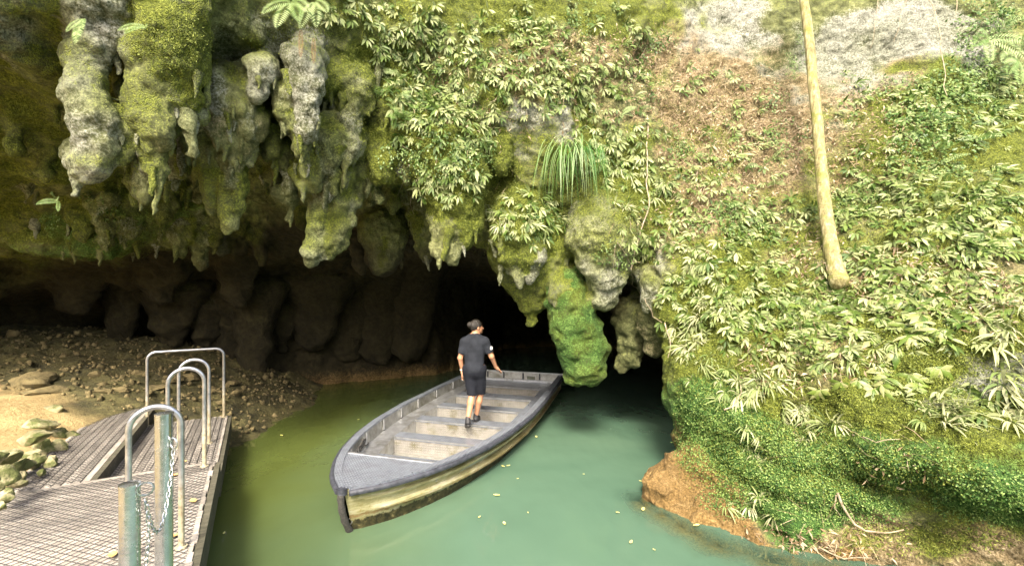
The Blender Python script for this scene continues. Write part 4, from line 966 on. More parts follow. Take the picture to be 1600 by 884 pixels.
STN = [(85, 642, 22, 15), (118, 655, 24, 14), (60, 662, 34, 11), (103, 668, 18, 14), (84, 678, 24, 16), (50, 686, 34, 14), (106, 680, 22, 10), (70, 700, 24, 18), (92, 700, 20, 20), (46, 712, 26, 12),
       (16, 712, 30, 14), (30, 728, 34, 16), (8, 740, 26, 20), (56, 722, 20, 14), (22, 752, 22, 12), (4, 770, 18, 18), (36, 742, 14, 10), (78, 722, 16, 12), (0, 792, 16, 12), (120, 640, 16, 8), (64, 738, 12, 8), (136, 646, 12, 8), (14, 778, 12, 9), (-14, 760, 20, 16), (-10, 720, 24, 14)]
for i, (px, py, w, h_) in enumerate(STN):
    z = .64 + max(0, (110 - px)) * .0016 + (.16 if (px + (py - 640) * .9) < 100 else 0.0)
    p = ON(px, py, z); rx = w / 2 / FPX * p.y * 1.6; rz = h_ / 2 / FPX * p.y * 1.85
    o = mk('stone', rock_mesh('stone', rx, rx * rsd.uniform(.7, 1), rz, 40 + i, M['stone']), edging)
    o.location = p - edging.location; o.rotation_euler = (rsd.uniform(-.2, .2), rsd.uniform(-.35, .1), rsd.uniform(-.6, .6))
# loose boulders and clods on the bank
for i, (px, py, w, h_, Y, lab) in enumerate([(60, 590, 75, 34, 7.7, 'broad flat tan boulder half buried in the sand bank'), (70, 628, 60, 18, 7.3, 'low tan rock at the edge of the sand'), (240, 640, 40, 16, 8.3, None), (262, 622, 44, 18, 8.8, None), (300, 612, 40, 18, 9.2, None),
                                         (335, 618, 36, 18, 9.2, None), (360, 612, 30, 14, 9.6, None), (190, 632, 30, 14, 7.9, None), (160, 636, 30, 12, 7.7, None), (320, 632, 26, 12, 8.8, None), (366, 628, 24, 12, 9.2, None), (215, 612, 30, 12, 8.6, None), (150, 600, 30, 14, 8.3, None), (285, 640, 22, 10, 8.5, None), (345, 640, 22, 10, 8.7, None)]):
    p = PX(px, py, Y); z = bank_z(p.x, p.y); rx = w / 2 / FPX * Y; rz = h_ / 2 / FPX * Y
    if i == 0: M['clod'] = simple('tan_mudstone', (.07, .055, .02), (.24, .19, .085), 6, .9, bmp=.03, world=True, bscale=25)
    o = mk('rock', rock_mesh('rock', rx, rx * .8, rz, 90 + i, M['clod']), loc=(p.x, p.y, z + rz * .1)); o.rotation_euler = (0, 0, i * 1.3)
    tag(o, lab or 'dark muddy rock lying on the bank behind the handrails', 'rock', 'rocks on the bank')
# fallen leaves
M['dead_leaf'] = simple('fallen_leaf', (.30, .16, .05), (.62, .42, .16), 20, .7)
M['yellow_leaf'] = simple('floating_leaf', (.38, .36, .06), (.70, .66, .28), 20, .6)
def leaf_flat(nm, L_, W_, mat):
    V = []; F = []
    for i in range(7):
        t = i / 6; w = W_ * math.sin(math.pi * min(t * .95 + .03, 1)) ** .8; z = .25 * L_ * (t - .5) ** 2
        V += [(-w, (t - .5) * L_, z + .25 * w), (0, (t - .5) * L_, z), (w, (t - .5) * L_, z + .2 * w)]
    for i in range(6): F += [(3 * i, 3 * i + 1, 3 * i + 4, 3 * i + 3), (3 * i + 1, 3 * i + 2, 3 * i + 5, 3 * i + 4)]
    V = V + [(a, b_, c + .002) for a, b_, c in V]; F = F + [tuple(21 + j for j in f[::-1]) for f in F]
    return MB().add(V, F).mesh(nm, mat, True)
fl = leaf_flat('fallen_leaf', .10, .028, M['dead_leaf'])
for px, py in [(305, 640 - 0), (272, 742), (302, 782), (268, 838), (176, 866)]:
    p = ON(px, py, .665); o = mk('fallen_leaf', fl, loc=p); o.rotation_euler = (0, 0, px * .7)
    if py < 700: o.location = ON(286, 722, .665)
    tag(o, 'brown fallen leaf lying on the landing stage', 'leaf', 'fallen leaves on the landing stage')
fw = leaf_flat('floating_leaf', .085, .02, M['yellow_leaf'])
for i, (px, py) in enumerate([(1078, 788), (1088, 820), (1022, 858), (986, 846), (965, 800), (838, 682), (809, 747), (786, 728), (749, 807), (776, 773), (825, 800), (794, 727), (1001, 751), (1005, 795), (912, 740), (788, 817), (560, 655), (440, 680), (470, 605), (500, 606), (350, 832)]):
    p = ON(px, py, .012); o = mk('floating_leaf', fw, loc=p); o.rotation_euler = (0, 0, i * 1.9); s_ = (.55, 1.0, .4, .8)[i % 4]; o.scale = (s_, s_, s_)
    tag(o, 'tiny pale leaf floating on the green water', 'leaf', 'leaves floating on the water')
print('dock', round(time.time() - T0, 1))
# ------------------------------------------------------------------ the guide standing in the boat, seen from behind
def cap(P, a, b, ra, rb):
    a = np.asarray(a, np.float32); b = np.asarray(b, np.float32); d = b - a
    t = np.clip(((P - a) @ d) / (d @ d), 0, 1); return np.linalg.norm(P - (a + t[..., None] * d), axis=-1) - (ra + (rb - ra) * t)
def ell(P, c, r, rot=None):
    q = P - np.asarray(c, np.float32)
    if rot is not None: q = q @ np.asarray(rot, np.float32)
    r = np.asarray(r, np.float32); k0 = np.linalg.norm(q / r, axis=-1); k1 = np.linalg.norm(q / (r * r), axis=-1)
    return k0 * (k0 - 1) / np.maximum(k1, 1e-6)
def smin(a, b, k):
    h = np.clip(.5 + .5 * (b - a) / k, 0, 1); return b * (1 - h) + a * h - k * h * (1 - h)
J = dict(la=(-.165, -.02, 1.385), lel=(-.235, -.05, 1.12), lw=(-.215, .03, .89), ra=(.17, .02, 1.385), rel=(.285, .03, 1.14), rw=(.345, .16, .94),
         lh=(-.085, 0, .93), rh=(.085, .01, .93), lk=(-.045, .03, .50), lf=(-.085, -.17, .11), rk=(.085, .12, .49), rf=(.0, .17, .085))
def torso(P, g=0.0):
    d = ell(P, (0, 0, 1.28), (.165 + g, .112 + g, .25)); d = smin(d, ell(P, (0, .0, 1.05), (.148 + g, .108 + g, .18)), .08)
    d = smin(d, ell(P, (0, -.012, .92), (.172 + g, .128 + g, .15)), .07)
    d = smin(d, cap(P, J['la'], J['ra'], .062 + g, .062 + g), .07)
    for q in ('la', 'ra'): d = smin(d, cap(P, (J[q][0] * .75, 0, J[q][2] + .005), (.004, 0, 1.50), .055 + g, .05 + g), .05)
    return d
def legs(P, g=0.0, calf=True):
    d = smin(cap(P, J['lh'], J['lk'], .092 + g, .062 + g), cap(P, J['rh'], J['rk'], .092 + g, .062 + g), .02)
    if calf:
        for k_, f in (('lk', 'lf'), ('rk', 'rf')):
            K = np.array(J[k_]); Fq = np.array(J[f]); mid = K * .68 + Fq * .32 + np.array([0, -.02, 0])
            d = smin(d, cap(P, K, mid, .056, .058), .02); d = smin(d, cap(P, mid, Fq, .057, .036), .02)
    return d
def arms(P, g=0.0):
    d = None
    for s_ in 'lr':
        q = smin(cap(P, J[s_ + 'a'], J[s_ + 'el'], .056 + g, .044 + g), cap(P, J[s_ + 'el'], J[s_ + 'w'], .044 + g, .028 + g), .02)
        d = q if d is None else np.minimum(d, q)
    return d
def hand(P, w, d, side, spread, curl):
    w = np.array(w); d = np.array(d) / np.linalg.norm(d); side = np.array(side) / np.linalg.norm(side); nrm = np.cross(d, side)
    c = w + d * .055; q = ell(P, c, (.042, .052, .018), np.stack([side, d, nrm], 1))
    for i, ln in enumerate((.072, .082, .076, .058)):
        o_ = side * (i - 1.5) * .019; b0 = w + d * .092 + o_; b1 = b0 + (d + side * (i - 1.5) * spread) * ln * .55; b2 = b1 + (d * (1 - curl) + nrm * curl) * ln * .5
        q = smin(q, cap(P, b0, b1, .0095, .009), .008); q = np.minimum(q, cap(P, b1, b2, .009, .0075))
    t0_ = w + d * .03 - side * .034; t1 = t0_ + d * .04 - side * .026 + nrm * .01; q = smin(q, cap(P, t0_, t1, .012, .0105), .01); q = np.minimum(q, cap(P, t1, t1 + d * .03 + nrm * .012, .0105, .008))
    return smin(q, cap(P, w - d * .02, w + d * .03, .027, .028), .02)
HC = np.array((.035, .03, 1.625)); ha = R(-58)                # head turned to the right
HR = np.array([[math.cos(ha), -math.sin(ha), 0], [math.sin(ha), math.cos(ha), 0], [0, 0, 1]])
def hp(x, y, z): return HC + HR @ np.array((x, y, z))
def head(P):
    d = ell(P, hp(0, -.01, .02), (.078, .098, .105), HR); d = smin(d, ell(P, hp(0, .035, -.045), (.058, .06, .07), HR), .04)
    d = smin(d, cap(P, hp(0, .085, .01), hp(0, .112, -.022), .011, .016), .015)
    for sx in (-1, 1):
        d = smin(d, ell(P, hp(sx * .08, -.005, -.005), (.012, .022, .032), HR), .01)
        d = np.maximum(d, -ell(P, hp(sx * .033, .092, .012), (.018, .012, .011), HR))
    d = smin(d, ell(P, hp(0, .088, -.055), (.026, .012, .008), HR), .012); d = smin(d, ell(P, hp(0, .08, -.088), (.024, .02, .018), HR), .02)
    return smin(d, cap(P, (.0, .0, 1.44), (.025, .012, 1.57), .056, .05), .035)
def field(fn, lo, hi, h):
    lo = np.array(lo); n_ = ((np.array(hi) - lo) / h).astype(int) + 1
    G = np.stack(np.meshgrid(*[lo[i] + np.arange(n_[i]) * h for i in range(3)], indexing='ij'), -1).astype(np.float32)
    return G, (-fn(G)).astype(np.float32), lo
def sdf_mesh(name, fn, lo, hi, h, mat, parent):
    G, D_, lo = field(fn, lo, hi, h); V, F = surface_nets(D_, lo, h)
    return mk(name, np_mesh(name, V, F, mat), parent)
def cloth(name, c0, c1, sc=9):
    m = simple(name, c0, c1, sc, .85, bmp=.012, bscale=12, spec=.2); return m
M['skin'] = simple('tan_skin', (.33, .16, .085), (.43, .22, .125), 12, .5)
M['shirt'] = cloth('charcoal_shirt', (.010, .012, .016), (.020, .023, .030)); M['shorts'] = cloth('navy_shorts', (.006, .007, .011), (.013, .015, .021))
M['shoe'] = simple('black_shoe', (.010, .010, .012), (.03, .03, .032), 30, .6, bmp=.004); M['sole'] = simple('shoe_sole', (.02, .02, .02), (.05, .05, .05), 30, .7)
M['hair'] = simple('dark_streaked_hair', (.004, .003, .002), (.022, .016, .010), 60, .5, bmp=.02, bscale=40); M['white'] = simple('white_band', (.6, .6, .6), (.75, .75, .75), 20, .5)
person = empty('person', (-.645, 7.93, ZD + .004), -R(4))
person.scale = (1.02, 1.02, 1.02); tag(person, 'guide in dark polo shirt and shorts walking along the boat benches', 'person')
lh_d = (.0, .10, -1); rh_d = (.45, .35, -.55)
def body(P):
    d = smin(torso(P), legs(P), .03); d = smin(d, arms(P), .03); d = smin(d, head(P), .02)
    d = smin(d, hand(P, J['lw'], lh_d, (0, 1, .1), .06, .55), .012); d = smin(d, hand(P, J['rw'], rh_d, (.5, -.8, .1), .12, .25), .012)
    return d
sdf_mesh('body', body, (-.34, -.32, 0.02), (.52, .36, 1.78), .0100, M['skin'], person)
def fold(P, a): return perlin((P / np.array([.09, .09, .16], np.float32)).reshape(-1, 3)).reshape(P.shape[:-1]) * a
def shirt(P):
    d = torso(P, .014); d = smin(d, arms(P, .020), .03)
    d = np.maximum(d, .885 - P[..., 2]); d = np.maximum(d, P[..., 2] - 1.52)
    for s_ in 'lr':                                           # sleeves end above the elbow
        A = np.array(J[s_ + 'a'], np.float32); E_ = np.array(J[s_ + 'el'], np.float32); ax = (E_ - A) / np.linalg.norm(E_ - A); t = (P - A) @ ax
        far = np.abs(P[..., 0]) > .165
        d = np.where(far, np.maximum(d, t - .20), d)
    return d - .003 + fold(P, .007)
sh_o = sdf_mesh('shirt', shirt, (-.36, -.2, .84), (.42, .2, 1.54), .010, M['shirt'], person)
sdf_mesh('collar', lambda P: np.maximum(np.maximum(cap(P, (0, 0, 1.44), (.012, .006, 1.54), .078, .070), 1.47 - P[..., 2]), P[..., 2] - 1.535), (-.12, -.12, 1.42), (.14, .12, 1.56), .008, M['shirt'], sh_o)
def shorts(P):
    d = smin(legs(P, .026, False), ell(P, (0, -.012, .92), (.186, .142, .15)), .05)
    d = np.maximum(d, .485 + .12 * P[..., 1] - .06 * P[..., 0] - P[..., 2]); d = np.maximum(d, P[..., 2] - 1.0); return d + fold(P, .006)
so = sdf_mesh('shorts', shorts, (-.25, -.22, .43), (.25, .25, 1.04), .010, M['shorts'], person)
MB().box(.175, .187, -.02, .08, .60, .74).build('cargo_pocket', M['shorts'], so, bevel=.004)
for (f, k_, yaw, pit) in (('lf', 'lk', R(14), R(-24)), ('rf', 'rk', R(-8), R(0))):
    c = np.array(J[f]); rt = np.array((Matrix.Rotation(yaw, 3, 'Z') @ Matrix.Rotation(pit, 3, 'X')))
    def foot(P, lo_=-.045, c=c, rt=rt):
        q = (P - c) @ rt
        d = smin(ell(q, (0, .02, -.045), (.044, .09, .045)), ell(q, (0, .10, -.055), (.047, .085, .033)), .03); d = smin(d, cap(q, (0, -.012, -.02), (0, -.008, .03), .044, .042), .03)
        return np.maximum(d, -.082 - q[..., 2])
    s_o = sdf_mesh('shoe', foot, c - .25, c + .27, .010, M['shoe'], person)
    def sole(P, c=c, rt=rt):
        q = (P - c) @ rt; d = smin(ell(q, (0, .0, -.08), (.047, .085, .06)), ell(q, (0, .10, -.08), (.05, .09, .06)), .03)
        return np.maximum(np.maximum(d, -.098 - q[..., 2]), q[..., 2] + .078)
    sdf_mesh('sole', sole, c - .27, c + .27, .010, M['sole'], s_o)
def hair(P):
    d = ell(P, hp(0, -.022, .032), (.090, .106, .108), HR)
    d = np.maximum(d, -ell(P, hp(0, .11, -.035), (.10, .085, .085), HR)); d = np.maximum(d, (HC[2] - .075) - P[..., 2])
    d = smin(d, ell(P, hp(.0, -.125, .05), (.052, .05, .055), HR), .015)
    return d + perlin((P * 42).reshape(-1, 3)).reshape(P.shape[:-1]) * .006
sdf_mesh('hair', hair, HC - .22, HC + .22, .0075, M['hair'], person)
MB().tube([np.array(J['lw']) + np.array((math.cos(a) * .034, math.sin(a) * .034, .02)) for a in np.linspace(0, 2 * math.pi, 15)[:-1]], .011, 6, closed=True).build('wristband', M['white'], person, smooth=True)
MB().box(-.018, .018, -.003, .003, -.025, .025).build('sleeve_badge', M['white'], sh_o, loc=(.288, -.035, 1.29))
tool = MB().box(-.008, .008, -.03, -.018, -.075, .03).build('torch', M['alu'], None, bevel=.003)
tool.matrix_world = person.matrix_basis @ Matrix.Translation((-.212, .045, .80)); tag(tool, 'small pale torch held in the left hand of the guide', 'torch')
print('person', round(time.time() - T0, 1))
# ------------------------------------------------------------------ plants
def leaf_material(name, dark, mid, pale, rough=.42, trans=.25):
    m, nt, b = new_mat(name); L = nt.links.new
    oi = N(nt, 'ShaderNodeObjectInfo'); r_ = attr(nt, 'rnd')
    t = mth(nt, 'FRACT', mth(nt, 'ADD', r_, mth(nt, 'MULTIPLY', oi.outputs['Random'], .45)))
    c = ramp(nt, t, [(.0, dark), (.4, mid), (.85, pale)])
    n_ = noise(nt, gpos(nt), 26, 4); c = mix(nt, mth(nt, 'MULTIPLY', n_, .55), c, mix(nt, 1.0, c, (.55, .62, .5), 'MULTIPLY'))
    L(c, b.inputs['Base Color']); b.inputs['Roughness'].default_value = rough; b.inputs['Specular IOR Level'].default_value = .35
    tl = N(nt, 'ShaderNodeBsdfTranslucent'); L(c, tl.inputs[0]); ms = N(nt, 'ShaderNodeMixShader'); ms.inputs[0].default_value = trans
    L(b.outputs[0], ms.inputs[1]); L(tl.outputs[0], ms.inputs[2]); L(ms.outputs[0], nt.nodes['Material Output'].inputs[0]); return m
M['leaf'] = leaf_material('pale_green_leaf', (.045, .095, .012), (.145, .205, .045), (.37, .40, .19), .5)
M['leaf_big'] = leaf_material('broad_leaf', (.06, .115, .012), (.16, .215, .04), (.35, .35, .16), .45)
M['strap'] = leaf_material('strap_leaf', (.10, .16, .035), (.25, .30, .11), (.48, .47, .28), .5)
M['small'] = leaf_material('small_creeper_leaf', (.035, .085, .014), (.085, .16, .03), (.22, .30, .10), .4)
M['fern'] = leaf_material('fern_leaf', (.06, .12, .02), (.12, .21, .04), (.30, .38, .16), .5)
M['grass'] = leaf_material('hanging_grass', (.03, .10, .012), (.075, .18, .025), (.26, .36, .16), .35)
M['litter'] = leaf_material('dead_litter', (.10, .06, .028), (.25, .17, .09), (.46, .36, .25), .8, .1)
M['tuft'] = leaf_material('moss_shoot', (.045, .065, .006), (.11, .145, .016), (.26, .29, .06), .7)
M['tuft_e'] = leaf_material('emerald_shoot', (.018, .060, .010), (.075, .165, .028), (.28, .38, .11), .6)
M['twig'] = simple('pale_root', (.16, .12, .07), (.42, .35, .24), 14, .85, bmp=.004, world=True)
m, nt, b = new_mat('lichen_bark'); v = gpos(nt); L = nt.links.new
mp = N(nt, 'ShaderNodeMapping'); L(v, mp.inputs[0]); mp.inputs['Scale'].default_value = (9, 9, 1.6); mq = N(nt, 'ShaderNodeMapping'); L(v, mq.inputs[0]); mq.inputs['Scale'].default_value = (2, 2, 14)
f1 = noise(nt, mp.outputs[0], 2.5, 6, .7); f2 = noise(nt, v, 6, 5, .65); f3 = noise(nt, mq.outputs[0], 3, 4)
c = ramp(nt, f1, [(.32, (.10, .085, .03)), (.5, (.24, .205, .085)), (.68, (.40, .36, .20))])
c = mix(nt, ramp(nt, f2, [(.5, 0.0), (.66, .85)]), c, (.15, .16, .022)); c = mix(nt, ramp(nt, f3, [(.6, 0.0), (.7, .5)]), c, (.07, .055, .025))
L(c, b.inputs['Base Color']); b.inputs['Roughness'].default_value = .85
L(bump(nt, mth(nt, 'ADD', f1, mth(nt, 'MULTIPLY', f3, .6)), .02), b.inputs['Normal']); M['bark'] = m
R2 = np.random.RandomState(21)
class LB:                                 # leaf builder in numpy
    def __init__(s): s.V = []; s.F = []; s.r = []; s.n = 0
    def leaf(s, base, d, side, L_, W_, droop, rnd=None, seg=5, peak=.45, fold=.25):
        base = np.asarray(base, float); d = np.asarray(d, float); d = d / np.linalg.norm(d)
        side = np.asarray(side, float); side = side - d * (side @ d); side /= max(np.linalg.norm(side), 1e-6); nn = np.cross(side, d)
        P = base.copy(); dd = d.copy(); st = L_ / seg; rows = []
        for i in range(seg + 1):
            t = i / seg
            w = W_ * (t / peak if t < peak else (1 - t) / (1 - peak)) ** .7 if 0 < t < 1 else W_ * .06
            rows.append((P - side * w + nn * w * fold, P.copy(), P + side * w + nn * w * fold))
            dd = dd + np.array([0, -droop / seg, 0]); dd /= np.linalg.norm(dd); P = P + dd * st
        for i in range(seg):
            b = s.n + 3 * i; s.F += [(b, b + 1, b + 4, b + 3), (b + 1, b + 2, b + 5, b + 4)]
        for r_ in rows: s.V += [r_[0], r_[1], r_[2]]
        s.n += 3 * (seg + 1); v = R2.rand() if rnd is None else rnd; s.r += [v] * (3 * (seg + 1)); return s
    def arr(s): return np.array(s.V, np.float32), np.array(s.F, np.int32), np.array(s.r, np.float32)
    def mesh(s, name, mat):
        me = np_mesh(name, s.V, s.F, mat); set_attr(me, 'rnd', s.r); return me
# plant frames: local +Z points out of the rock, local -Y points down
def seedling(n_, L_, W_, seed, droop=.9):
    b = LB(); r0 = R2.rand()
    for i in range(n_):
        a = 2 * math.pi * i / n_ + R2.uniform(-.35, .35); out = R2.uniform(.25, .7)
        d = np.array([math.cos(a), math.sin(a) * .8 - .55, out]); ll = L_ * R2.uniform(.7, 1.15)
        b.leaf(np.array([0, 0, R2.uniform(.01, .05)]) + d * .012, d, np.cross(d, [0, 0, 1]) + .01, ll, W_ * R2.uniform(.8, 1.2) * ll / L_, droop * R2.uniform(.6, 1.4), (r0 + R2.uniform(0, .45)) % 1)
    return b
def strap_tuft(n_, L_, W_):
    b = LB(); r0 = R2.rand()
    for i in range(n_):
        a = R2.uniform(0, 2 * math.pi); d = np.array([math.cos(a) * .9, math.sin(a) * .55 + .05, R2.uniform(.35, .9)])
        b.leaf(d * .015, d, np.cross(d, [0, .3, 1]) + .01, L_ * R2.uniform(.6, 1.15), W_ * R2.uniform(.8, 1.2), R2.uniform(1.4, 2.6), (r0 + R2.uniform(0, .5)) % 1, seg=7, peak=.35, fold=.2)
    return b
def creeper(n_, rad, L_, W_):
    b = LB(); r0 = R2.rand()
    for i in range(n_):
        a = R2.uniform(0, 6.28); q = rad * math.sqrt(R2.rand()); t = R2.uniform(0, 6.28); d = np.array([math.cos(t), math.sin(t) - .5, R2.uniform(.2, .8)])
        b.leaf((q * math.cos(a), q * math.sin(a) * 1.2, R2.uniform(.01, .07) * (1 - q / rad * .5)), d, np.cross(d, [0, 0, 1]) + .01, L_ * R2.uniform(.6, 1.2), W_ * R2.uniform(.8, 1.2), .6, (r0 + R2.uniform(0, .6)) % 1, seg=3)
    return b
def frond(b, base, d, L_, droop, r0, pin=13, wid=.22):
    d = np.array(d, float); d /= np.linalg.norm(d); P = np.array(base, float); st = L_ / pin; dd = d.copy()
    for i in range(pin):
        t = i / (pin - 1); dd = dd + np.array([0, -droop / pin, 0]); dd /= np.linalg.norm(dd); Q = P + dd * st
        side = np.cross(dd, [0, .25, 1.0]); side /= np.linalg.norm(side); pl = L_ * wid * (math.sin(math.pi * min(.16 + t * .84, 1)) ** .8) + .004
        for sg in (-1, 1): b.leaf(P, side * sg + dd * .45, dd, pl, st * .36, .25, (r0 + R2.uniform(0, .25)) % 1, seg=2, peak=.3)
        b.leaf(P, dd, side, st * 1.05, .0025, 0, r0, seg=1, peak=.5); P = Q
def fern(n_, L_, droop=1.2, wid=.2):
    b = LB(); r0 = R2.rand()
    for i in range(n_):
        a = R2.uniform(-.3, math.pi + .3) if i % 2 else R2.uniform(0, 6.28)
        frond(b, (0, 0, .01), (math.cos(a), math.sin(a) * .6, R2.uniform(.5, 1.0)), L_ * R2.uniform(.7, 1.1), droop * R2.uniform(.7, 1.3), (r0 + R2.uniform(0, .3)) % 1, wid=wid)
    return b
def frame(i, tilt=.25):
    """matrix at a point of the rock: Z out of the rock, Y up"""
    n_ = Vector(CN[i]); n_ = (n_ + Vector((R2.uniform(-tilt, tilt), -.35, R2.uniform(0, tilt)))).normalized()
    if n_.z < -.2: n_.z *= .3; n_.normalize()
    u_ = Vector((0, 0, 1)) - n_ * n_.z
    if u_.length < .1: u_ = Vector((0, 1, 0))
    u_.normalize(); x_ = u_.cross(n_)
    Mx = Matrix((x_, u_, n_)).transposed().to_4x4(); Mx.translation = Vector(CP[i]) - Vector(CN[i]) * .01
    return Mx @ Matrix.Rotation(R2.uniform(-.5, .5), 4, 'Z')
class Rest:                               # plants beyond the countable ones, joined
    def __init__(s): s.V = []; s.F = []; s.r = []; s.n = 0
    def add(s, arr, Mx, sc):
        V, F, r_ = arr; A = np.array(Mx, np.float32); s.V.append(V * sc @ A[:3, :3].T + A[:3, 3]); s.F.append(F + s.n); s.r.append((r_ + R2.rand() * .5) % 1); s.n += len(V)
    def build(s, name, mat, label):
        if not s.V: return
        me = np_mesh(name, np.concatenate(s.V), np.concatenate(s.F), mat); set_attr(me, 'rnd', np.concatenate(s.r)); o = mk(name, me); tag(o, label, kind='stuff'); return o
def scatter(areas, variants, name, cat, mat, labf, group, cap_n, smin_, smax_, stuff_name=None, stuff_label=None):
    meshes = [v.mesh(name, mat) for v in variants]; arrs = [v.arr() for v in variants]; todo = []
    for ar in areas:
        for i in pick(*ar[:5]): todo.append((i, ar[5] if len(ar) > 5 else 1.0, ar[6] if len(ar) > 6 else None))
    R2.shuffle(todo) if False else None
    sized = []
    for i, sc, lb in todo:
        s_ = sc * R2.uniform(smin_, smax_); sized.append((s_ / CP[i][1], s_, i, lb))
    sized.sort(key=lambda t: -t[0]); rest = Rest()
    for k_, (_, s_, i, lb) in enumerate(sized):
        Mx = frame(i); v_ = R2.randint(len(meshes))
        if k_ < cap_n:
            o = mk(name, meshes[v_]); o.matrix_world = Mx @ Matrix.Scale(s_, 4); tag(o, lb or labf(i), cat, group)
        else: rest.add(arrs[v_], Mx, s_)
    if stuff_name: rest.build(stuff_name, mat, stuff_label)
MARKS = [(900, 280, 'around the hanging grass tussock'), (1270, 60, 'beside the upper part of the leaning trunk'), (1285, 260, 'beside the middle of the leaning trunk'), (1310, 430, 'at the foot of the leaning trunk'), (1270, 650, 'around the dark pocket in the rock'),
         (910, 520, 'above the emerald stalactite'), (1440, 50, 'below the pale rock slab at the cliff top'), (820, 185, 'around the grey rock bulge over the arch'), (1545, 80, 'around the large fern'), (1360, 820, 'around the bare bent branch'), (782, 245, 'around the round mossy knob'), (1010, 330, 'along the long pale root'),
         (1060, 560, 'on the dark rim of the cave beside the boulder'), (1150, 690, 'on the emerald moss beside the orange rock toe'), (480, 40, 'above the roof stalactites'), (620, 150, 'on the shoulder left of the arch'), (700, 320, 'on the mossy pendant over the boat'), (1130, 150, 'on the brown bare cliff left of the trunk'), (1500, 620, 'around the pale mossy bed'), (1450, 230, 'on the creeper covered boulder'), (1500, 430, 'in the thicket right of the trunk foot'), (1150, 450, 'on the slope left of the trunk foot'), (960, 100, 'around the hollow in the upper cliff')]
def where(i):
    return min(MARKS, key=lambda m_: (m_[0] - cpx[i]) ** 2 + (m_[1] - cpy[i]) ** 2)[2]
# 1 large drooping plants, leaf by leaf
bigs = []
mesh_leaf = []
for k_ in range(5):
    b = LB(); b.leaf((0, 0, 0), (1, 0, .12), (0, 1, 0), 1.0, .17 + .03 * (k_ % 3), .0, .2 * k_, seg=6, peak=.5, fold=.3)
    V = np.array(b.V); V[:, 2] -= .45 * V[:, 0] ** 2 * (1 + .2 * k_); b.V = list(V); mesh_leaf.append(b.mesh('leaf', M['leaf_big']))
for (px, py, rx, ry, n_, sc, lab) in [(1330, 490, 130, 60, 26, 1.0, 'large drooping plant with broad pale leaves below the trunk foot'), (1460, 480, 120, 70, 34, 1.1, 'large drooping plant with broad pale leaves right of the trunk foot'),
                                      (1290, 590, 40, 30, 6, .9, 'drooping broad leaved plant above the dark pocket in the rock'), (1400, 590, 90, 40, 16, 1.05, 'drooping broad leaved plant hanging above the pale mossy bed'), (1560, 430, 40, 100, 10, 1.1, 'large drooping plant with broad pale leaves right of the trunk foot')]:
    for i in pick(px, py, rx, ry, n_):
        Mx = frame(i, .15); e_ = empty('leafy_plant'); e_.matrix_world = Mx; tag(e_, lab, 'plant', 'large leafy plants on the cliff')
        nl = R2.randint(6, 9); Lf = .135 * sc * R2.uniform(.8, 1.2)
        for q in range(nl):
            a = -math.pi / 2 + (q - (nl - 1) / 2) * (3.3 / nl) + R2.uniform(-.15, .15)
            o = mk('leaf', mesh_leaf[R2.randint(5)], e_); s_ = Lf * R2.uniform(.75, 1.1)
            o.matrix_local = Matrix.Translation((0, 0, .05)) @ Matrix.Rotation(a, 4, 'Z') @ Matrix.Rotation(-R2.uniform(-.1, .45), 4, 'Y') @ Matrix.Scale(s_, 4)
        mk('stem', bpy.data.meshes.get('plant_stem') or MB().tube([(0, .02, -.05), (0, .005, 0), (0, 0, .05)], .004, 5).mesh('plant_stem', M['twig']), e_)
# 2 drooping seedlings
A1 = [(1330, 480, 160, 70, 95), (1460, 470, 140, 90, 130), (1520, 390, 100, 70, 110), (1420, 330, 170, 50, 130), (1550, 300, 60, 50, 45), (1130, 420, 90, 60, 80), (1180, 500, 110, 60, 105), (1100, 310, 80, 70, 80), (1250, 440, 80, 60, 60), (1260, 540, 100, 40, 50),
      (770, 110, 130, 80, 170), (700, 200, 90, 70, 120), (640, 60, 90, 60, 90), (890, 130, 130, 60, 120), (830, 340, 60, 45, 60), (700, 285, 60, 35, 55), (990, 250, 60, 90, 80), (960, 60, 70, 60, 45), (1010, 370, 60, 40, 50), (1080, 130, 50, 60, 20), (560, 20, 80, 25, 25), (1060, 470, 40, 50, 25),
      (1200, 340, 80, 40, 55), (1180, 250, 60, 50, 25), (1490, 620, 90, 40, 22), (640, 150, 60, 50, 45), (930, 220, 60, 60, 40), (1480, 180, 110, 70, 75), (1380, 270, 90, 50, 60), (1560, 160, 40, 90, 45), (1150, 180, 70, 90, 25), (1330, 160, 40, 60, 14), (1360, 410, 60, 30, 40), (820, 40, 80, 40, 40)]
vs1 = [seedling(R2.randint(5, 9), .125, .018, k_) for k_ in range(9)]
scatter(A1, vs1, 'leafy_plant', 'plant', M['leaf'], lambda i: 'drooping narrow leaved plant ' + where(i), 'small drooping plants on the cliff', 290, .55, 1.35, 'low_plants', 'mat of small drooping leafy plants over the cliff')
# 3 strap tufts
A3 = [(1080, 545, 40, 60, 16), (1180, 600, 70, 40, 16, 1.2), (1110, 470, 40, 40, 8), (1285, 668, 34, 22, 6, 1.35), (1470, 655, 50, 35, 14, 1.3), (1585, 620, 25, 60, 10, 1.3), (1130, 600, 60, 30, 10), (1200, 690, 60, 40, 7), (1380, 560, 90, 40, 14), (1570, 500, 40, 80, 14, 1.2), (1090, 410, 30, 30, 8), (1180, 800, 60, 30, 4),
      (1240, 640, 40, 20, 5), (1000, 300, 60, 60, 10), (780, 330, 40, 40, 10)]
vs3 = [strap_tuft(R2.randint(9, 15), .21, .0105) for k_ in range(6)]
scatter(A3, vs3, 'strap_leaf_plant', 'plant', M['strap'], lambda i: 'tuft of whitish strap leaves ' + where(i), 'strap leaf tufts', 250, .7, 1.2)
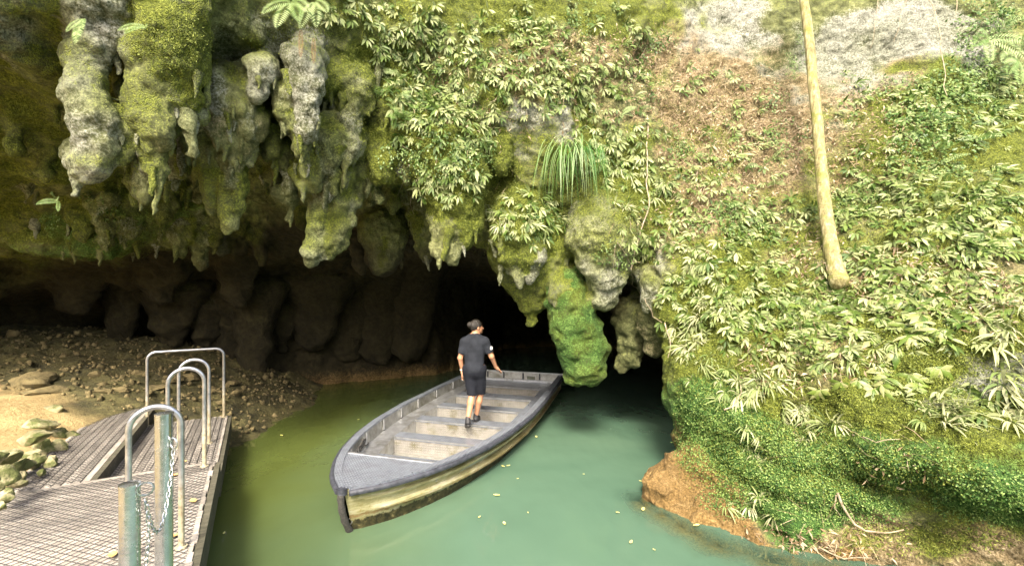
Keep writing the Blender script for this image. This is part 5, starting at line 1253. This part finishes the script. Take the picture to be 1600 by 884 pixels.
# 4 creepers with small leaves
A4 = [(1220, 230, 50, 50, 22), (1240, 90, 18, 45, 10), (1450, 160, 90, 40, 40, 1.4), (1470, 230, 90, 60, 44, 1.4), (1160, 350, 80, 40, 30), (1080, 230, 50, 50, 16), (1330, 320, 80, 40, 24), (680, 130, 80, 60, 24), (1540, 60, 60, 60, 34, 1.5), (1530, 120, 70, 50, 30, 1.4), (950, 400, 40, 20, 6), (720, 250, 60, 50, 26), (640, 260, 40, 40, 14),
      (120, 330, 60, 30, 5), (1200, 150, 30, 30, 6), (900, 30, 60, 30, 10), (1020, 60, 40, 40, 10), (1350, 130, 40, 40, 6), (1000, 130, 30, 40, 10), (860, 360, 40, 30, 10)]
vs4 = [creeper(R2.randint(26, 44), .13, .034, .011) for k_ in range(6)]
scatter(A4, vs4, 'creeper', 'creeper', M['small'], lambda i: 'clump of small leaved creeper ' + where(i), 'creeper clumps', 295, .7, 1.4, 'creeper_mat', 'mat of small leaved creeper')
# 5 ferns
A5 = [(612, 150, 24, 22, 4), (625, 175, 30, 20, 4), (660, 160, 50, 40, 7), (600, 110, 30, 30, 3), (870, 60, 60, 40, 6), (1180, 300, 60, 60, 6), (1480, 220, 80, 40, 8, 1.2), (740, 230, 50, 40, 6), (1500, 330, 80, 50, 6, 1.2), (960, 170, 60, 60, 5)]
vs5 = [fern(R2.randint(4, 7), .24) for k_ in range(4)]
scatter(A5, vs5, 'fern', 'fern', M['fern'], lambda i: 'small green fern ' + where(i), 'small ferns', 290, .7, 1.2)
def near_at(px, py, r=42):
    q = (vpx - px) ** 2 + (vpy - py) ** 2 < r * r; return float(CP[VI[q], 1].min()) if q.any() else depth_at(px, py)
def hero_fern(px, py, L_, dirs, lab, out=.05):
    e_ = empty('fern'); e_.matrix_world = Matrix.Translation(PX(px, py, near_at(px, py) - .03)) @ Matrix(((1, 0, 0, 0), (0, 0, -1, 0), (0, 1, 0, 0), (0, 0, 0, 1)))
    tag(e_, lab, 'fern', 'large ferns')
    for (dx, dy, sc) in dirs:
        b = LB(); frond(b, (0, 0, 0), (dx, dy, .55), L_ * sc, 1.1, R2.uniform(.2, .6), pin=18, wid=.2); mk('frond', b.mesh('frond', M['fern']), e_)
hero_fern(1545, 62, .75, [(-1, .1, .9), (.9, .1, .8), (-.5, -.6, .8), (.2, .6, .7), (.7, -.4, .9), (-.8, .5, .7)], 'large fern with long fronds beside the small waterside creepers on the cliff top')
hero_fern(1590, 95, .75, [(-1, .3, 1), (-.9, -.1, .9), (-.4, .7, .8), (-.5, -.6, .8)], 'large fern arching over the creeper covered boulder')
hero_fern(455, 4, .55, [(-.6, -.2, .8), (-.1, -.5, 1.0), (.5, -.4, .9), (.9, -.1, .8)], 'bright fern hanging over the roof edge above the stalactites', .25)
hero_fern(492, 4, .5, [(-.3, -.7, 1.0), (.3, -.8, .9), (.7, -.2, .8)], 'pale fern hanging beside the red dead frond', .3)
hero_fern(130, 30, .32, [(-.1, -.9, .7), (.1, -.9, 1.0), (.4, -.5, .6), (-.4, -.5, .7), (0, -.9, .9)], 'little fern growing on the long knobbly stalactite', .3)
hero_fern(225, 42, .3, [(-1, .1, .8), (-.6, -.2, .7), (.5, .0, .6)], 'small fern spray beside the blunt mossy boss', .25)
hero_fern(90, 315, .22, [(-.6, .2, .8), (.5, .4, .8), (.2, .8, .7), (.6, -.4, .7)], 'small bright fern on the mossy ledge under the roof', .1)
# 6 hanging grass tussock
i = VI[np.argmin((vpx - 905) ** 2 + (vpy - 238) ** 2)]
b = LB()
for _ in range(95):
    x0 = R2.uniform(-.30, .2); a = R2.uniform(-.8, .7)
    b.leaf((x0, R2.uniform(-.03, .05), R2.uniform(0, .06)), (a * .9 + x0 * .8, R2.uniform(-.1, .7), R2.uniform(.25, .7)), (1, 0, .2), R2.uniform(.7, 1.35), .0065, R2.uniform(3.0, 5.0), R2.rand(), seg=9, peak=.25, fold=.1)
for _ in range(30):
    b.leaf((R2.uniform(.15, .45), R2.uniform(-.03, .02), .03), (R2.uniform(-.3, .5), R2.uniform(0, .4), .5), (1, 0, .2), R2.uniform(.35, .65), .006, 4.5, .3 * R2.rand(), seg=8, peak=.25, fold=.1)
Mx = Matrix(((1, 0, 0, 0), (0, 0, -1, 0), (0, 1, 0, 0), (0, 0, 0, 1))); gme = b.mesh('grass_tussock', M['grass'])
o = mk('grass_tussock', gme); o.matrix_world = Matrix.Translation(Vector(CP[i]) + Vector((-.1, -.12, .05))) @ Mx; tag(o, 'long bladed grass tussock hanging over the cave arch', 'grass')
# 7 litter and moss: too many to count
def cloud(areas, name, mat, label, Lr, Wr, up=.4, lift=.0, seg=2):
    V = []; F = []; Rn = []; n_ = 0
    for ar in areas:
        ids = np.array(pick(*ar[:5]))
        if not len(ids): continue
        k_ = len(ids); P = CP[ids] + R2.normal(size=(k_, 3)) * .018; Nn = CN[ids]
        d = R2.normal(size=(k_, 3)); d -= Nn * (d * Nn).sum(1)[:, None] * (1 - up); d[:, 2] -= .35; d += Nn * up * .8; d /= np.linalg.norm(d, axis=1)[:, None]
        s_ = np.cross(d, Nn + R2.normal(size=(k_, 3)) * .5); s_ /= np.maximum(np.linalg.norm(s_, axis=1), 1e-5)[:, None]
        L_ = R2.uniform(*Lr, k_)[:, None]; W_ = R2.uniform(*Wr, k_)[:, None]; c2 = P + Nn * lift
        mid = c2 + d * L_ * .5 + Nn * L_ * .12; tip = c2 + d * L_ - Nn * L_ * .05
        q = np.stack([c2, mid - s_ * W_, tip, mid + s_ * W_], 1).reshape(-1, 3)
        V.append(q); F.append(np.arange(4 * k_).reshape(-1, 4) + n_); n_ += 4 * k_; Rn.append(np.repeat(R2.rand(k_), 4))
    me = np_mesh(name, np.concatenate(V), np.concatenate(F), mat, False); set_attr(me, 'rnd', np.concatenate(Rn)); o = mk(name, me); tag(o, label, kind='stuff')
cloud([(900, 90, 180, 50, 1200), (1150, 230, 120, 140, 2800), (1020, 130, 70, 100, 800), (1350, 220, 120, 90, 1300), (1420, 440, 180, 60, 1100), (1250, 560, 120, 60, 450), (1080, 350, 90, 60, 350), (1270, 850, 150, 30, 350), (1420, 730, 120, 30, 50), (1550, 480, 60, 60, 400), (1280, 400, 60, 60, 300), (800, 150, 180, 90, 450)], 'leaf_litter', M['litter'], 'brown dead leaves and stems caught on the cliff', (.04, .11), (.004, .014), .45)
cloud([(1110, 645, 60, 45, 5500), (1160, 700, 110, 60, 13000), (1250, 720, 90, 60, 7000), (1370, 725, 150, 30, 7000), (1200, 780, 110, 40, 7000), (1320, 790, 110, 35, 4500), (1540, 775, 100, 45, 6500)], 'emerald_moss', M['tuft_e'], 'emerald moss and liverwort over the waterside rock', (.012, .03), (.004, .009), .5)
cloud([(700, 250, 130, 140, 9000), (850, 300, 170, 130, 12000), (1000, 320, 130, 120, 9000), (600, 150, 90, 150, 6000), (770, 100, 230, 110, 12000), (1200, 480, 180, 110, 13000), (1420, 350, 220, 130, 16000), (1480, 540, 150, 100, 13000), (1450, 200, 150, 110, 9000), (1340, 660, 250, 60, 8000), (1130, 580, 90, 60, 5000), (270, 70, 60, 50, 1500), (480, 30, 130, 60, 3000), (150, 360, 200, 50, 4000), (1100, 250, 90, 150, 6000), (1440, 840, 170, 30, 3000), (1200, 720, 150, 70, 7000), (1400, 740, 180, 50, 5000)], 'moss', M['tuft'], 'yellow green moss over the cliff', (.012, .034), (.003, .008), .6)
cloud([(900, 90, 180, 60, 160), (1150, 230, 120, 150, 520), (1020, 130, 70, 100, 90), (1350, 250, 140, 120, 160), (1420, 440, 180, 60, 160), (1250, 540, 120, 60, 90), (1050, 350, 90, 80, 110), (1330, 700, 150, 40, 40), (1550, 480, 60, 60, 60), (800, 180, 180, 120, 160), (1300, 830, 120, 40, 60)], 'dry_stems', M['litter'], 'thin dry stems and rootlets straggling over the cliff', (.10, .42), (.0015, .0032), .5, .02)
# 8 the leaning trunk
tpts = [(1252, -60), (1256, 0), (1264, 60), (1270, 130), (1277, 190), (1283, 260), (1290, 330), (1298, 390), (1308, 430), (1314, 448)]
c = []
for (px, py) in tpts:
    Y = min(depth_at(px, max(py, 4)) - .16, np.interp(py, [-60, 450], [8.0, 5.95])); c.append(PX(px, py, Y))
Y0_, Y1_ = c[1].y, c[-1].y
for k_, (px, py) in enumerate(tpts): c[k_] = PX(px, py, np.interp(k_, [0, len(tpts) - 1], [min(Y0_, 7.9), Y1_ + .02]))
for k_ in range(1, len(tpts) - 1): c[k_] = PX(*tpts[k_], min(c[k_].y, depth_at(*tpts[k_]) - .06))
tree = empty('tree_trunk', c[-1]); tag(tree, 'slender bare tree trunk leaning against the cliff', 'tree')
mb = MB(); mb.tube([p - c[-1] for p in c], [.068, .068, .07, .072, .074, .078, .084, .095, .11, .15], 14); me = mb.mesh('trunk', M['bark'], True)
me = subdiv(me, 2); P = vcos(me); Nn = vnormals(me); P += Nn * (fbm(P, .12, 3) * .012)[:, None]; me.vertices.foreach_set('co', P.ravel()); mk('trunk', me, tree)
# 9 roots, vines and twigs
def vine(name, pl, r, lab, off=.05, wig=.03, grp='hanging roots and vines', cat='root', Yl=None):
    pts_ = []
    for k_, (px, py) in enumerate(pl):
        Y = Yl[k_] if Yl else depth_at(px, py) - off; pts_.append(PX(px, py, Y))
    ys = [p.y for p in pts_]
    out = []
    for a, b_ in zip(pts_[:-1], pts_[1:]):
        for t in np.linspace(0, 1, 7)[:-1]: out.append(a.lerp(b_, t))
    out.append(pts_[-1]); sd_ = R2.randint(100)
    A = np.array(out, np.float32); A = A + np.stack([perlin(A * 3.1 + sd_), perlin(A * 3.1 + sd_ + 40) * .4, perlin(A * 3.1 + sd_ + 80)], 1) * wig
    o = MB().tube([Vector(p) for p in A], [r * (1 - .6 * t) for t in np.linspace(0, 1, len(A))], 6).build(name, M['twig'], None, smooth=True); tag(o, lab, cat, grp); return o
vine('hanging_root', [(1012, 180), (1010, 250), (1012, 320), (998, 370), (985, 420), (990, 445), (1008, 470), (1020, 495), (1036, 503)], .011, 'long pale root winding down past the arch to the cave rim', .10, .06)
vine('hanging_root', [(965, 378), (985, 410), (992, 430)], .007, 'short pale root joining the long root above the arch', .10, .03)
vine('hanging_root', [(962, 385), (958, 420)], .006, 'thin rootlet dangling beside the pale stalactite', .12, .02)
vine('hanging_root', [(1040, 505), (1046, 530), (1042, 560)], .009, 'stubby pale root at the dark rim beside the boulder', .10, .04)
vine('aerial_root', [(1420, -10), (1405, 30), (1398, 70)], .007, 'thin aerial root left of the pale rock slab', .1, .05)
vine('aerial_root', [(1450, -10), (1466, 40), (1474, 100), (1478, 150)], .010, 'arching yellow aerial root in front of the pale rock slab', .22, .05)
vine('aerial_root', [(1495, -10), (1493, 28)], .008, 'short straight aerial root hanging at the cliff top', .15, .02)
vine('aerial_root', [(1375, -10), (1368, 40), (1360, 75)], .007, 'thin aerial root right of the leaning trunk', .1, .04)
vine('twig', [(1308, 770), (1318, 790), (1335, 818), (1352, 828), (1380, 830), (1412, 826)], .013, 'bare bent branch lying across the mossy rock', .05, .03, cat='twig')
vine('twig', [(1305, 775), (1300, 792), (1312, 806)], .007, 'short side twig of the bent branch', .05, .03, cat='twig')
vine('twig', [(1280, 850), (1320, 872), (1360, 868)], .009, 'brown root along the foot of the waterside rock', .05, .04, cat='twig')
vine('twig', [(1330, 680), (1370, 694), (1410, 684)], .006, 'thin arched root tangle on the mossy bed', .05, .05, cat='twig')
vine('twig', [(1130, 640), (1150, 634), (1160, 615), (1158, 595)], .009, 'bare stem under the strap leaf tuft', .06, .03, cat='twig')
vine('dead_frond', [(640, 258), (628, 290), (622, 305)], .006, 'dead brown frond dangling from the arch shoulder', .15, .03, cat='twig')
vine('dead_frond', [(650, 280), (640, 320), (648, 335)], .006, 'dead brown frond dangling below the arch shoulder', .15, .03, cat='twig')
for k_, (px, y0, y1, lab) in enumerate([(470, 48, 96, 'rust red dead fern frond hanging under the roof edge'), (490, 60, 104, 'smaller rust red dead frond under the pale fern')]):
    b = LB(); p = PX(px, y0, near_at(px, y0 + 20, 36) - .03); L_ = (y1 - y0) / FPX * p.y
    frond(b, (0, 0, 0), (.05, -1, .12), L_, .1, .3, pin=20, wid=.11)
    if k_ == 0: M['rust'] = leaf_material('rusty_frond', (.05, .022, .010), (.10, .05, .022), (.18, .11, .055), .8, .1)
    o = mk('dead_frond', b.mesh('dead_frond', M['rust'])); o.matrix_world = Matrix.Translation(p) @ Matrix(((1, 0, 0, 0), (0, 0, -1, 0), (0, 1, 0, 0), (0, 0, 0, 1))); tag(o, lab, 'dead fern')
# rubble on the muddy bank
V = []; F = []; n_ = 0; oc = np.array([(1, 0, 0), (-1, 0, 0), (0, 1, 0), (0, -1, 0), (0, 0, 1), (0, 0, -1)], float); fo_ = np.array([(0, 2, 4), (2, 1, 4), (1, 3, 4), (3, 0, 4), (2, 0, 5), (1, 2, 5), (3, 1, 5), (0, 3, 5)])
cand = np.nonzero((BANKY > 7.2) & (BANKY < 11.5) & (BANKX > -10) & (BANKX < -4.6) & (BANKZ > .02))[0]
for i in R2.choice(cand, 1500):
    s_ = R2.gamma(2, .012) + .012; A = np.linalg.qr(R2.normal(size=(3, 3)))[0]
    V.append((oc * R2.uniform(.5, 1.2, (6, 1)) * s_) @ A.T + np.array([BANKX[i] + R2.uniform(-.05, .05), BANKY[i] + R2.uniform(-.05, .05), BANKZ[i] + s_ * .2])); F.append(fo_ + n_); n_ += 6
tag(mk('rubble', np_mesh('rubble', np.concatenate(V), np.concatenate(F), M['clod'], False)), 'small stones and clods scattered over the muddy bank', kind='stuff')
print('plants', round(time.time() - T0, 1))
